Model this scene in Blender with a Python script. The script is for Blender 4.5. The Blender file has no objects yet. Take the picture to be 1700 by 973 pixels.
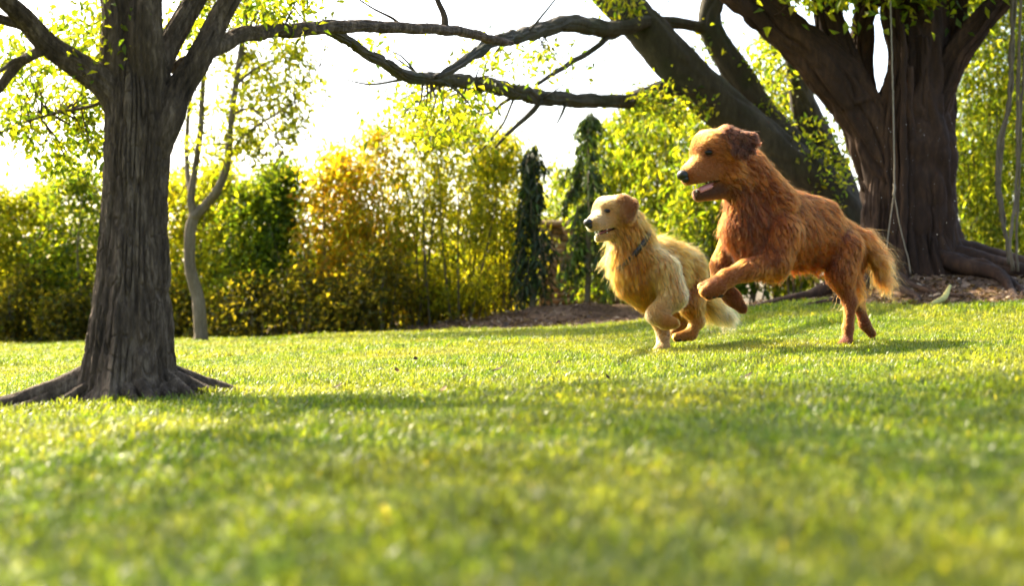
import bpy, math, random
import numpy as np
from mathutils import Vector, Matrix
from mathutils.kdtree import KDTree

random.seed(7)
RNG = np.random.default_rng(11)
SC = bpy.context.scene
COL = SC.collection

# ------------------------------------------------------------------ camera
F = 2361.0            # focal length in photo pixels (photo is 1700 x 973)
CAMZ = 0.266
VH = 511.0            # row of the horizon
cam_d = bpy.data.cameras.new('camera')
cam = bpy.data.objects.new('camera', cam_d); COL.objects.link(cam)
cam_d.sensor_width = 36.0
cam_d.lens = 36.0 * F / 1700.0
cam_d.clip_start = 0.02; cam_d.clip_end = 3000
cam.location = (0, 0, CAMZ)
cam.rotation_euler = (math.radians(90), 0, 0)
cam_d.shift_y = (VH - 486.5) / 1700.0
cam_d.dof.use_dof = True
cam_d.dof.focus_distance = 6.45
cam_d.dof.aperture_fstop = 2.8
SC.camera = cam

# ------------------------------------------------------------------ sky and sun
SUN_EL = math.radians(40); SUN_AZ = math.radians(-44)     # azimuth from +Y, negative = left
SDIR = Vector((math.sin(SUN_AZ) * math.cos(SUN_EL), math.cos(SUN_AZ) * math.cos(SUN_EL), math.sin(SUN_EL)))
w = bpy.data.worlds.new('World'); SC.world = w; w.use_nodes = True
nt = w.node_tree
bg = nt.nodes['Background']
sky = nt.nodes.new('ShaderNodeTexSky'); sky.sky_type = 'NISHITA'; sky.sun_disc = False
sky.sun_elevation = SUN_EL; sky.sun_rotation = SUN_AZ
sky.dust_density = 4.0; sky.air_density = 1.0; sky.ozone_density = 1.0
nt.links.new(sky.outputs[0], bg.inputs[0]); bg.inputs[1].default_value = 0.15
sun_d = bpy.data.lights.new('sun', 'SUN'); sun_d.energy = 5.0; sun_d.angle = math.radians(0.5)
sun_d.color = (1.0, 0.87, 0.64)
sun = bpy.data.objects.new('sun', sun_d); COL.objects.link(sun)
sun.rotation_euler = SDIR.to_track_quat('Z', 'Y').to_euler()
vs = SC.view_settings
vs.view_transform = 'Standard'; vs.look = 'None'; vs.gamma = 1.0; vs.use_curve_mapping = False
vs.exposure = 2.15
SC.render.engine = 'CYCLES'
SC.cycles.use_denoising = True
SC.cycles.max_bounces = 7
SC.cycles.transparent_max_bounces = 8
SC.cycles.sample_clamp_indirect = 6.0
SC.cycles_curves.shape = 'RIBBONS'


def P(u, v, d):
    return np.array([(u - 850.0) / F * d, d, CAMZ + (VH - v) / F * d])


# ------------------------------------------------------------------ small numeric helpers
def sstep(t):
    t = np.clip(t, 0, 1); return t * t * (3 - 2 * t)


def _hash(ix, iy, iz):
    h = (ix * 374761393 + iy * 668265263 + iz * 1274126177) & 0x7fffffff
    h = ((h ^ (h >> 13)) * 1103515245) & 0x7fffffff
    return ((h ^ (h >> 16)) & 0xffff) / 65535.0


def vnoise(x, y, z=None):
    x = np.asarray(x, float); y = np.asarray(y, float)
    z = np.zeros_like(x) if z is None else np.asarray(z, float)
    xi = np.floor(x).astype(np.int64); yi = np.floor(y).astype(np.int64); zi = np.floor(z).astype(np.int64)
    fx = x - xi; fy = y - yi; fz = z - zi
    fx = fx * fx * (3 - 2 * fx); fy = fy * fy * (3 - 2 * fy); fz = fz * fz * (3 - 2 * fz)
    r = 0
    for a in (0, 1):
        for b in (0, 1):
            for c in (0, 1):
                r = r + _hash(xi + a, yi + b, zi + c) * (fx if a else 1 - fx) * (fy if b else 1 - fy) * (fz if c else 1 - fz)
    return r * 2 - 1


def unit(a):
    return a / np.maximum(np.linalg.norm(a, axis=-1, keepdims=True), 1e-9)


def lawn_edge(x):
    return np.interp(x, [-30, -7.6, -2, 0.0, 1.4, 3.0, 5.0, 12, 40], [24, 20.2, 17.6, 16.4, 14.6, 11.6, 10.6, 10.2, 10])


def ground_z(x, y):
    x = np.asarray(x, float); y = np.asarray(y, float)
    xs = 9 * np.tanh(x / 9.0)
    z = 0.045 * xs
    z = z + 0.11 * sstep((x - 0.5) / 2.0) * sstep((y - 7.5) / 4.0)
    z = z + 0.27 * np.exp(-((x - 0.6) / 1.35) ** 2 - ((y - 18.3) / 0.95) ** 2)
    z = z + 0.34 * np.exp(-((x - 3.9) / 1.25) ** 2 - ((y - 13.2) / 1.2) ** 2)
    z = z + 0.045 * np.exp(-((x + 1.22) / 0.36) ** 2 - ((y - 4.72) / 0.3) ** 2)
    z = z + 0.012 * vnoise(x * 1.3, y * 1.3) + 0.005 * vnoise(x * 4, y * 4)
    rough = sstep((y - lawn_edge(x)) / 0.8)
    z = z + rough * (0.035 * vnoise(x * 5 + 9, y * 5) + 0.02 * vnoise(x * 14, y * 14 + 3))
    return z


# ------------------------------------------------------------------ mesh helpers
def mesh_from(name, V, faces_list):
    """faces_list: list of integer arrays (n,3) or (n,4)"""
    me = bpy.data.meshes.new(name)
    V = np.ascontiguousarray(V, np.float32)
    me.vertices.add(len(V)); me.vertices.foreach_set('co', V.ravel())
    sizes = np.concatenate([np.full(len(f), f.shape[1], np.int32) for f in faces_list])
    idx = np.concatenate([np.ascontiguousarray(f, np.int32).ravel() for f in faces_list])
    me.loops.add(len(idx)); me.loops.foreach_set('vertex_index', idx)
    me.polygons.add(len(sizes))
    st = np.zeros(len(sizes), np.int32); st[1:] = np.cumsum(sizes)[:-1]
    me.polygons.foreach_set('loop_start', st); me.polygons.foreach_set('loop_total', sizes)
    me.update(calc_edges=True); me.validate()
    return me


def smooth(me):
    me.polygons.foreach_set('use_smooth', np.ones(len(me.polygons), bool)); me.update()


def color_attr(me, name, C, domain='POINT'):
    a = me.attributes.new(name, 'FLOAT_COLOR', domain)
    C = np.asarray(C, np.float32)
    if C.shape[1] == 3:
        C = np.concatenate([C, np.ones((len(C), 1), np.float32)], 1)
    a.data.foreach_set('color', np.ascontiguousarray(C).ravel())


def link(name, data, parent=None, mats=None, loc=None):
    o = bpy.data.objects.new(name, data); COL.objects.link(o)
    if mats is not None:
        for m in (mats if isinstance(mats, (list, tuple)) else [mats]):
            data.materials.append(m)
    if parent is not None:
        o.parent = parent
        o.matrix_parent_inverse = Matrix.Translation(parent.location).inverted()
    if loc is not None:
        o.location = loc
    return o


def thing(name, loc, label, cat, group=None):
    o = bpy.data.objects.new(name, None); COL.objects.link(o)
    o.location = [float(c) for c in loc]; o.empty_display_size = 0.1
    return tag(o, label, cat, group)


def tag(o, label=None, cat=None, group=None, kind=None):
    if label: o['label'] = label
    if cat: o['category'] = cat
    if group: o['group'] = group
    if kind: o['kind'] = kind
    return o


def catmull(pts, step):
    pts = np.asarray(pts, float)
    Q = np.vstack([2 * pts[0] - pts[1], pts, 2 * pts[-1] - pts[-2]])
    out = []
    for i in range(1, len(Q) - 2):
        L = np.linalg.norm(Q[i + 1, :3] - Q[i, :3]); n = max(1, int(math.ceil(L / step)))
        t = np.linspace(0, 1, n, endpoint=False)[:, None]
        p0, p1, p2, p3 = Q[i - 1], Q[i], Q[i + 1], Q[i + 2]
        out.append(0.5 * ((2 * p1) + (-p0 + p2) * t + (2 * p0 - 5 * p1 + 4 * p2 - p3) * t ** 2 + (-p0 + 3 * p1 - 3 * p2 + p3) * t ** 3))
    out.append(Q[-2][None]); return np.vstack(out)


def tube(pts, radii, nseg=8, step=None, bark=None, seed=0, wob=0.0, lobes=None):
    """pts (n,3), radii (n); returns V, quads. bark = (depth, ridges round, ridge length per metre)"""
    A = np.column_stack([np.asarray(pts, float), np.asarray(radii, float)])
    if step: A = catmull(A, step)
    C = A[:, :3]; R = np.maximum(A[:, 3], 1e-4)
    n = len(C)
    s = np.concatenate([[0], np.cumsum(np.linalg.norm(np.diff(C, axis=0), axis=1))])
    if wob:
        C = C + wob * R[:, None] * np.column_stack([vnoise(s / (R.mean() * 5) + seed * 7.1, s * 0 + k * 3.3) for k in range(3)])
    T = unit(np.gradient(C, axis=0))
    N = np.zeros_like(T)
    ref = np.array([1.0, 0, 0]) if abs(T[0, 0]) < 0.8 else np.array([0, 1.0, 0])
    N[0] = unit(ref - T[0] * ref.dot(T[0]))
    for i in range(1, n):
        v = N[i - 1] - T[i] * N[i - 1].dot(T[i]); N[i] = v / max(np.linalg.norm(v), 1e-9)
    B = np.cross(T, N)
    th = np.linspace(0, 2 * np.pi, nseg, endpoint=False)
    TH, S = np.meshgrid(th, s)
    RR = R[:, None] * np.ones_like(TH)
    if lobes is not None:
        RR = RR * lobes(TH, S)
    if bark:
        dep, nr, sl = bark
        cx = np.cos(TH); sx = np.sin(TH); rad = nr / (2 * np.pi)
        warp = 0.5 * vnoise(cx * 2 + seed, sx * 2, S * 4)
        a = vnoise(cx * rad + warp + seed * 3.7, sx * rad + warp, S * sl)
        b = vnoise(cx * rad * 2 + seed, sx * rad * 2 + 5, S * sl * 2.5)
        crack = vnoise(cx * rad * .8 + 11 + seed, sx * rad * .8, S * sl * 3.2)
        plate = sstep(np.abs(a) / 0.30) * (0.55 + 0.45 * sstep((np.abs(crack) + .02) / 0.22))
        RR = RR + dep * (plate - 0.6 + 0.22 * b + 0.12 * vnoise(cx * rad * 5, sx * rad * 5 + 2, S * sl * 8))
    V = C[:, None, :] + RR[..., None] * (np.cos(TH)[..., None] * N[:, None, :] + np.sin(TH)[..., None] * B[:, None, :])
    V = V.reshape(-1, 3)
    i = np.arange(n - 1)[:, None] * nseg; j = np.arange(nseg)[None]
    jn = (j + 1) % nseg
    Q = np.stack([i + j, i + jn, i + nseg + jn, i + nseg + j], -1).reshape(-1, 4)
    # caps
    V = np.vstack([V, C[0], C[-1]])
    k = np.arange(nseg); kn = (k + 1) % nseg
    c0 = np.stack([np.full(nseg, n * nseg), kn, k], -1); c1 = np.stack([np.full(nseg, n * nseg + 1), (n - 1) * nseg + k, (n - 1) * nseg + kn], -1)
    return V, Q, np.vstack([c0, c1])


class MB:
    def __init__(s): s.V = []; s.Q = []; s.T = []; s.n = 0; s.qm = []; s.tm = []
    def add(s, V, Q=None, T=None, mat=0):
        s.V.append(V)
        if Q is not None and len(Q): s.Q.append(Q + s.n); s.qm.append(np.full(len(Q), mat))
        if T is not None and len(T): s.T.append(T + s.n); s.tm.append(np.full(len(T), mat))
        s.n += len(V)
    def tube(s, *a, mat=0, **k):
        V, Q, T = tube(*a, **k); s.add(V, Q, T, mat)
    def mesh(s, name, sm=True):
        fl = []; ml = []
        if s.Q: fl.append(np.vstack(s.Q)); ml += s.qm
        if s.T: fl.append(np.vstack(s.T)); ml += s.tm
        me = mesh_from(name, np.vstack(s.V), fl)
        m = np.concatenate(ml).astype(np.int32)
        if m.any(): me.polygons.foreach_set('material_index', m)
        if sm: smooth(me)
        return me


def box(c, half, jit=0.0):
    c = np.asarray(c, float); hx, hy, hz = half
    V = np.array([[x, y, z] for x in (-hx, hx) for y in (-hy, hy) for z in (-hz, hz)])
    if jit: V = V * (1 + RNG.uniform(-jit, jit, V.shape))
    Q = np.array([[0, 1, 3, 2], [4, 6, 7, 5], [0, 4, 5, 1], [2, 3, 7, 6], [0, 2, 6, 4], [1, 5, 7, 3]])
    return V + c, Q


# ------------------------------------------------------------------ materials
def nodemat(name):
    m = bpy.data.materials.new(name); m.use_nodes = True
    n = m.node_tree.nodes; n.clear()
    out = n.new('ShaderNodeOutputMaterial')
    return m, m.node_tree, out


def N(nt, typ, **kw):
    n = nt.nodes.new(typ)
    for k, v in kw.items():
        if k.startswith('i_'):
            key = k[2:]; n.inputs[int(key) if key.isdigit() else key.replace('_', ' ')].default_value = v
        else:
            setattr(n, k, v)
    return n


def ramp(nt, fac, stops):
    r = nt.nodes.new('ShaderNodeValToRGB')
    e = r.color_ramp.elements
    while len(e) < len(stops): e.new(0.5)
    for k, (p, c) in enumerate(stops):
        e[k].position = p; e[k].color = (*c, 1)
    nt.links.new(fac, r.inputs[0]); return r.outputs[0]


def mixrgb(nt, fac, a, b, mode='MIX'):
    m = nt.nodes.new('ShaderNodeMix'); m.data_type = 'RGBA'; m.blend_type = mode
    for sock, val in ((m.inputs['Factor'], fac), (m.inputs[6], a), (m.inputs[7], b)):
        if hasattr(val, 'links'): nt.links.new(val, sock)
        elif isinstance(val, (int, float)): sock.default_value = val
        else: sock.default_value = (*val, 1)
    return m.outputs[2]


def leaf_mat(name, trans=(2.4, 2.12, 0.5), mix=0.68, rough=0.5, spec=0.3):
    """colour from the per-leaf 'tint' attribute, with light passing through the blade"""
    m, nt, out = nodemat(name)
    at = N(nt, 'ShaderNodeAttribute', attribute_name='tint')
    pr = N(nt, 'ShaderNodeBsdfPrincipled', i_Roughness=rough)
    pr.inputs['Specular IOR Level'].default_value = spec
    nt.links.new(at.outputs[0], pr.inputs['Base Color'])
    tr = N(nt, 'ShaderNodeBsdfTranslucent')
    nt.links.new(mixrgb(nt, 1.0, at.outputs[0], trans, 'MULTIPLY'), tr.inputs[0])
    mx = N(nt, 'ShaderNodeMixShader'); mx.inputs[0].default_value = mix
    nt.links.new(pr.outputs[0], mx.inputs[1]); nt.links.new(tr.outputs[0], mx.inputs[2])
    nt.links.new(mx.outputs[0], out.inputs[0]); return m


def bark_mat(name, stops, scale=9.0, stretch=0.22, bump=0.4, rough=0.9, moss=None):
    m, nt, out = nodemat(name)
    tc = N(nt, 'ShaderNodeTexCoord'); mp = N(nt, 'ShaderNodeMapping'); mp.inputs['Scale'].default_value = (1, 1, stretch)
    nt.links.new(tc.outputs['Object'], mp.inputs[0])
    n1 = N(nt, 'ShaderNodeTexNoise', i_Scale=scale, i_Detail=8.0, i_Roughness=0.65); nt.links.new(mp.outputs[0], n1.inputs[0])
    n2 = N(nt, 'ShaderNodeTexNoise', i_Scale=scale * 7, i_Detail=6.0, i_Roughness=0.7); nt.links.new(mp.outputs[0], n2.inputs[0])
    c = ramp(nt, mixrgb(nt, 0.45, n1.outputs[0], n2.outputs[0]), stops)
    if moss:
        n3 = N(nt, 'ShaderNodeTexNoise', i_Scale=2.3, i_Detail=5.0); nt.links.new(tc.outputs['Object'], n3.inputs[0])
        c = mixrgb(nt, ramp(nt, n3.outputs[0], [(0.5, (0, 0, 0)), (0.68, (0.7, 0.7, 0.7))]), c, moss)
    pr = N(nt, 'ShaderNodeBsdfPrincipled', i_Roughness=rough); pr.inputs['Specular IOR Level'].default_value = 0.25
    nt.links.new(c, pr.inputs['Base Color'])
    b = N(nt, 'ShaderNodeBump', i_Strength=bump, i_Distance=0.02)
    nt.links.new(n2.outputs[0], b.inputs['Height']); nt.links.new(b.outputs[0], pr.inputs['Normal'])
    nt.links.new(pr.outputs[0], out.inputs[0]); return m


def plain(name, col, rough=0.6, spec=0.5, noise=0.15, scale=40.0, coat=0.0):
    m, nt, out = nodemat(name)
    tc = N(nt, 'ShaderNodeTexCoord')
    n1 = N(nt, 'ShaderNodeTexNoise', i_Scale=scale, i_Detail=5.0); nt.links.new(tc.outputs['Object'], n1.inputs[0])
    c = np.array(col)
    pr = N(nt, 'ShaderNodeBsdfPrincipled', i_Roughness=rough); pr.inputs['Specular IOR Level'].default_value = spec
    pr.inputs['Coat Weight'].default_value = coat
    nt.links.new(ramp(nt, n1.outputs[0], [(0.3, c * (1 - noise)), (0.7, np.minimum(c * (1 + noise), 1))]), pr.inputs['Base Color'])
    nt.links.new(pr.outputs[0], out.inputs[0]); return m


M = {}
M['leaf'] = leaf_mat('leaf')
M['needle'] = leaf_mat('needle_leaf', (1.1, 1.1, 0.5), 0.2, 0.5)
M['bark_oak'] = bark_mat('ridged_grey_bark', [(0.36, (0.018, 0.011, 0.007)), (0.5, (0.080, 0.053, 0.034)), (0.62, (0.21, 0.150, 0.103))], 12, 0.22, 1.0)
M['bark_fig'] = bark_mat('brown_fig_bark', [(0.3, (0.009, 0.004, 0.002)), (0.5, (0.030, 0.0135, 0.006)), (0.7, (0.085, 0.040, 0.017))], 3.2, 0.25, 0.4)
M['bark_lean'] = bark_mat('mossy_leaning_bark', [(0.3, (0.018, 0.014, 0.009)), (0.5, (0.045, 0.036, 0.022)), (0.7, (0.09, 0.072, 0.048))], 3.2, 0.3, 0.4, moss=(0.028, 0.034, 0.010))
M['bark_pale'] = bark_mat('pale_slender_bark', [(0.3, (0.05, 0.036, 0.022)), (0.5, (0.12, 0.09, 0.055)), (0.7, (0.21, 0.165, 0.11))], 6, 0.3, 0.4)
M['stem'] = bark_mat('shrub_stem', [(0.3, (0.06, 0.045, 0.025)), (0.7, (0.2, 0.16, 0.08))], 8, 0.3, 0.3)

# ground: turf soil under the blades, brown mulch beyond the lawn edge
m, nt, out = nodemat('ground_soil')
tc = N(nt, 'ShaderNodeTexCoord')
at = N(nt, 'ShaderNodeAttribute', attribute_name='soil')
n1 = N(nt, 'ShaderNodeTexNoise', i_Scale=1.7, i_Detail=6.0); nt.links.new(tc.outputs['Object'], n1.inputs[0])
n2 = N(nt, 'ShaderNodeTexNoise', i_Scale=26.0, i_Detail=8.0, i_Roughness=0.75); nt.links.new(tc.outputs['Object'], n2.inputs[0])
turf = ramp(nt, mixrgb(nt, 0.6, n1.outputs[0], n2.outputs[0]), [(0.32, (0.055, 0.075, 0.012)), (0.5, (0.10, 0.13, 0.02)), (0.66, (0.19, 0.17, 0.05))])
soil = ramp(nt, mixrgb(nt, 0.6, n1.outputs[0], n2.outputs[0]), [(0.34, (0.03, 0.017, 0.010)), (0.5, (0.11, 0.064, 0.037)), (0.63, (0.30, 0.20, 0.125))])
pr = N(nt, 'ShaderNodeBsdfPrincipled', i_Roughness=0.95); pr.inputs['Specular IOR Level'].default_value = 0.1
nt.links.new(mixrgb(nt, at.outputs['Fac'], turf, soil), pr.inputs['Base Color'])
b = N(nt, 'ShaderNodeBump', i_Strength=0.8, i_Distance=0.03); nt.links.new(n2.outputs[0], b.inputs['Height']); nt.links.new(b.outputs[0], pr.inputs['Normal'])
nt.links.new(pr.outputs[0], out.inputs[0]); M['ground'] = m

# grass blades: colour per tuft, with drier yellow patches in the lawn
m, nt, out = nodemat('grass_blade')
oi = N(nt, 'ShaderNodeObjectInfo')
geo = N(nt, 'ShaderNodeNewGeometry')
n1 = N(nt, 'ShaderNodeTexNoise', i_Scale=0.8, i_Detail=4.0); nt.links.new(geo.outputs['Position'], n1.inputs[0])
at = N(nt, 'ShaderNodeAttribute', attribute_name='tint')
g = ramp(nt, oi.outputs['Random'], [(0.0, (0.058, 0.106, 0.010)), (0.45, (0.098, 0.152, 0.013)), (0.8, (0.145, 0.190, 0.02)), (1.0, (0.18, 0.20, 0.035))])
g = mixrgb(nt, ramp(nt, n1.outputs[0], [(0.42, (0, 0, 0)), (0.66, (0.62, 0.62, 0.62))]), g, (0.22, 0.21, 0.04))
g = mixrgb(nt, 1.0, g, at.outputs[0], 'MULTIPLY')
pr = N(nt, 'ShaderNodeBsdfPrincipled', i_Roughness=0.42); nt.links.new(g, pr.inputs['Base Color'])
pr.inputs['Specular IOR Level'].default_value = 0.35
tr = N(nt, 'ShaderNodeBsdfTranslucent'); nt.links.new(mixrgb(nt, 1.0, g, (1.6, 1.5, 0.5), 'MULTIPLY'), tr.inputs[0])
mx = N(nt, 'ShaderNodeMixShader'); mx.inputs[0].default_value = 0.5
nt.links.new(pr.outputs[0], mx.inputs[1]); nt.links.new(tr.outputs[0], mx.inputs[2]); nt.links.new(mx.outputs[0], out.inputs[0])
M['grass'] = m

# ------------------------------------------------------------------ ground sheet
def build_ground():
    xs = np.unique(np.concatenate([np.linspace(-7, 7, 141), np.linspace(-30, 30, 121), np.array([-900, -400, -150, -80, -50, 50, 80, 150, 400, 900])]))
    ys = np.unique(np.concatenate([np.linspace(-3, 24, 271), np.linspace(24, 60, 50), np.array([-60, -25, -10, -5, 90, 150, 300, 600, 1500])]))
    X, Y = np.meshgrid(xs, ys)
    Z = ground_z(X, Y)
    V = np.stack([X, Y, Z], -1).reshape(-1, 3)
    nx = len(xs); ny = len(ys)
    i = np.arange(ny - 1)[:, None] * nx; j = np.arange(nx - 1)[None]
    Q = np.stack([i + j, i + j + 1, i + nx + j + 1, i + nx + j], -1).reshape(-1, 4)
    me = mesh_from('ground', V, [Q]); smooth(me)
    soil = sstep((Y - lawn_edge(X) + 0.35 * vnoise(X * 2.1, Y * 2.1) + 0.15 * vnoise(X * 7, Y * 7)) / 0.5)
    # bare earth round the foot of the grey tree
    soil = np.maximum(soil, 0.8 * sstep(1.5 - np.hypot(X + 1.27, Y - 4.7) / 0.3))
    a = me.attributes.new('soil', 'FLOAT', 'POINT'); a.data.foreach_set('value', soil.ravel().astype(np.float32))
    tag(link('ground', me, None, M['ground']), kind='structure', label='mown lawn ground rising gently to a brown mulch bank')
build_ground()


def build_grass():
    # four tufts, kept as data only and instanced over the lawn
    tufts = []
    for k in range(5):
        rng = np.random.default_rng(100 + k)
        nb = 22; V = []; Q = []; C = []
        for b_ in range(nb):
            a = rng.uniform(0, 2 * np.pi); r = 0.028 * math.sqrt(rng.uniform()); base = np.array([r * math.cos(a), r * math.sin(a), -0.004])
            h = rng.uniform(0.022, 0.05); wd = rng.uniform(0.0014, 0.0030)
            az = rng.uniform(0, 2 * np.pi); lean = rng.uniform(0.15, 0.95)
            d = np.array([math.cos(az), math.sin(az), 0]); s = np.array([-d[1], d[0], 0])
            n0 = len(V)
            for t, wf in ((0, .8), (0.45, 1.0), (0.8, 0.75)):
                p = base + d * h * lean * t ** 1.7 + np.array([0, 0, h * t * (1 - 0.28 * lean * t)])
                V += [p - s * wd * wf, p + s * wd * wf]
            V.append(base + d * h * lean * 1.05 + np.array([0, 0, h * (1 - 0.33 * lean)]))
            Q += [[n0, n0 + 1, n0 + 3, n0 + 2], [n0 + 2, n0 + 3, n0 + 5, n0 + 4], [n0 + 4, n0 + 5, n0 + 6, n0 + 6]]
            v = rng.uniform(0.55, 1.5); dry = rng.uniform() < 0.045
            C += [np.array([1.9, 1.45, 1.8]) * v if dry else np.array([1, 1, 1]) * v] * 7  # sun glints put into the tint of a few pale dry blades
        if k == 4:   # a flat clover-like tuft
            pass
        Q = np.array(Q); tri = Q[:, 3] == Q[:, 2]
        me = mesh_from('grass_tuft', np.array(V), [Q[~tri], Q[tri][:, :3]]); color_attr(me, 'tint', np.array(C)); me.materials.append(M['grass'])
        tufts.append(bpy.data.objects.new('grass_tuft', me))
    pts = []; scl = []
    def zone(y0, y1, sp, sc, marg):
        ny = int((y1 - y0) / sp)
        for i in range(ny):
            y = y0 + (i + 0.5) * sp; hw = 0.37 * y + marg
            n = int(2 * hw / sp)
            x = np.linspace(-hw, hw, n) + RNG.uniform(-sp * .55, sp * .55, n); yy = y + RNG.uniform(-sp * .55, sp * .55, n)
            pts.append(np.column_stack([x, yy])); scl.append(np.full(n, sc))
    zone(0.85, 2.2, 0.019, 0.82, 1.0)
    zone(2.2, 4.5, 0.025, 0.85, 1.5)
    zone(4.5, 9.5, 0.036, 0.78, 2.0)
    zone(9.5, 15, 0.06, 1.15, 2.2)
    zone(15, 22.5, 0.085, 1.4, 2.5)
    Pn = np.vstack(pts); Sn = np.concatenate(scl) * RNG.uniform(0.7, 1.25, len(Pn))
    x, y = Pn.T
    over = y - lawn_edge(x) + 0.35 * vnoise(x * 2.1, y * 2.1) + 0.15 * vnoise(x * 7, y * 7)
    keep = RNG.uniform(0, 1, len(x)) > sstep((over + 0.15) / 0.45)
    dt = np.hypot(x + 1.27, y - 4.7); keep &= dt > 0.17
    keep &= RNG.uniform(0, 1, len(x)) > 0.8 * sstep(1.35 - dt / 0.24)
    # thin worn spots
    worn = sstep((vnoise(x * 0.9 + 4, y * 0.9) - 0.35) / 0.3); keep &= RNG.uniform(0, 1, len(x)) > 0.35 * worn
    x = x[keep]; y = y[keep]; Sn = Sn[keep]
    Sn *= 1 + 0.28 * vnoise(x * 3, y * 3)
    z = ground_z(x, y)
    me = bpy.data.meshes.new('lawn_grass'); me.vertices.add(len(x))
    me.vertices.foreach_set('co', np.column_stack([x, y, z]).astype(np.float32).ravel())
    for nm, val in (('tuft_scale', Sn), ('tuft_turn', RNG.uniform(0, 6.283, len(x)))):
        a = me.attributes.new(nm, 'FLOAT', 'POINT'); a.data.foreach_set('value', val.astype(np.float32))
    a = me.attributes.new('tuft_kind', 'INT', 'POINT'); a.data.foreach_set('value', RNG.integers(0, 5, len(x)).astype(np.int32))
    me.update()
    o = link('lawn_grass', me)
    ng = bpy.data.node_groups.new('scatter_grass', 'GeometryNodeTree')
    ng.interface.new_socket('Geometry', in_out='INPUT', socket_type='NodeSocketGeometry')
    ng.interface.new_socket('Geometry', in_out='OUTPUT', socket_type='NodeSocketGeometry')
    gi = ng.nodes.new('NodeGroupInput'); go = ng.nodes.new('NodeGroupOutput')
    m2p = ng.nodes.new('GeometryNodeMeshToPoints'); ng.links.new(gi.outputs[0], m2p.inputs[0])
    jn = ng.nodes.new('GeometryNodeJoinGeometry')
    for t in tufts:
        io = ng.nodes.new('GeometryNodeObjectInfo'); io.inputs['Object'].default_value = t; io.inputs['As Instance'].default_value = True
        ng.links.new(io.outputs['Geometry'], jn.inputs[0])
    ip = ng.nodes.new('GeometryNodeInstanceOnPoints'); ip.inputs['Pick Instance'].default_value = True
    def named(nm, typ):
        a = ng.nodes.new('GeometryNodeInputNamedAttribute'); a.data_type = typ; a.inputs[0].default_value = nm; return a.outputs[0]
    ng.links.new(m2p.outputs[0], ip.inputs['Points']); ng.links.new(jn.outputs[0], ip.inputs['Instance'])
    ng.links.new(named('tuft_kind', 'INT'), ip.inputs['Instance Index'])
    cx = ng.nodes.new('ShaderNodeCombineXYZ'); ng.links.new(named('tuft_turn', 'FLOAT'), cx.inputs[2])
    ng.links.new(cx.outputs[0], ip.inputs['Rotation']); ng.links.new(named('tuft_scale', 'FLOAT'), ip.inputs['Scale'])
    ng.links.new(ip.outputs[0], go.inputs[0])
    md = o.modifiers.new('scatter', 'NODES'); md.node_group = ng
    tag(o, 'short green lawn grass blades covering the ground', 'grass', kind='stuff')
    print('grass tufts', len(x))
build_grass()

# ------------------------------------------------------------------ foliage helpers
def leaves(mb_cols, cen, size, rng, tints, droop=0.3, spread=None, aspect=0.45, outward=None):
    """diamond leaves folded along the midrib. returns V (n*4... ), Q; tints (k,3) palette"""
    n = len(cen)
    d = unit(rng.normal(size=(n, 3)) + (0 if outward is None else outward))
    d[:, 2] -= droop; d = unit(d)
    up = unit(rng.normal(size=(n, 3)) + np.array([0, 0, 0.9]))
    s = unit(np.cross(d, up)); nn = np.cross(s, d)
    L = size * rng.uniform(0.6, 1.3, (n, 1)); W = L * aspect * rng.uniform(0.8, 1.2, (n, 1))
    fold = W * rng.uniform(0.1, 0.5, (n, 1))
    V = np.stack([cen, cen + d * L * 0.45 - s * W * 0.5 + nn * fold, cen + d * L - nn * L * 0.12, cen + d * L * 0.45 + s * W * 0.5 + nn * fold], 1).reshape(-1, 3)
    k = np.arange(n)[:, None] * 4
    T = np.concatenate([k + [0, 1, 2], k + [0, 2, 3]], 0)
    tints = np.asarray(tints, float)
    c = tints[rng.integers(0, len(tints), n)] * rng.uniform(0.75, 1.25, (n, 1))
    mb_cols.append(np.repeat(c, 4, 0))
    return V, T


YEL = [(0.28, 0.28, 0.02), (0.21, 0.24, 0.02), (0.34, 0.31, 0.025), (0.15, 0.19, 0.02)]
GRN = [(0.07, 0.12, 0.015), (0.10, 0.16, 0.018), (0.05, 0.09, 0.012), (0.15, 0.20, 0.022)]
LIM = [(0.19, 0.22, 0.02), (0.14, 0.18, 0.018), (0.25, 0.26, 0.025), (0.09, 0.12, 0.015)]
ORA = [(0.33, 0.20, 0.02), (0.33, 0.24, 0.025), (0.24, 0.23, 0.03), (0.2, 0.2, 0.025), (0.17, 0.19, 0.02)]
DRK = [(0.022, 0.035, 0.012), (0.03, 0.045, 0.014), (0.04, 0.055, 0.016)]


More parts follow.
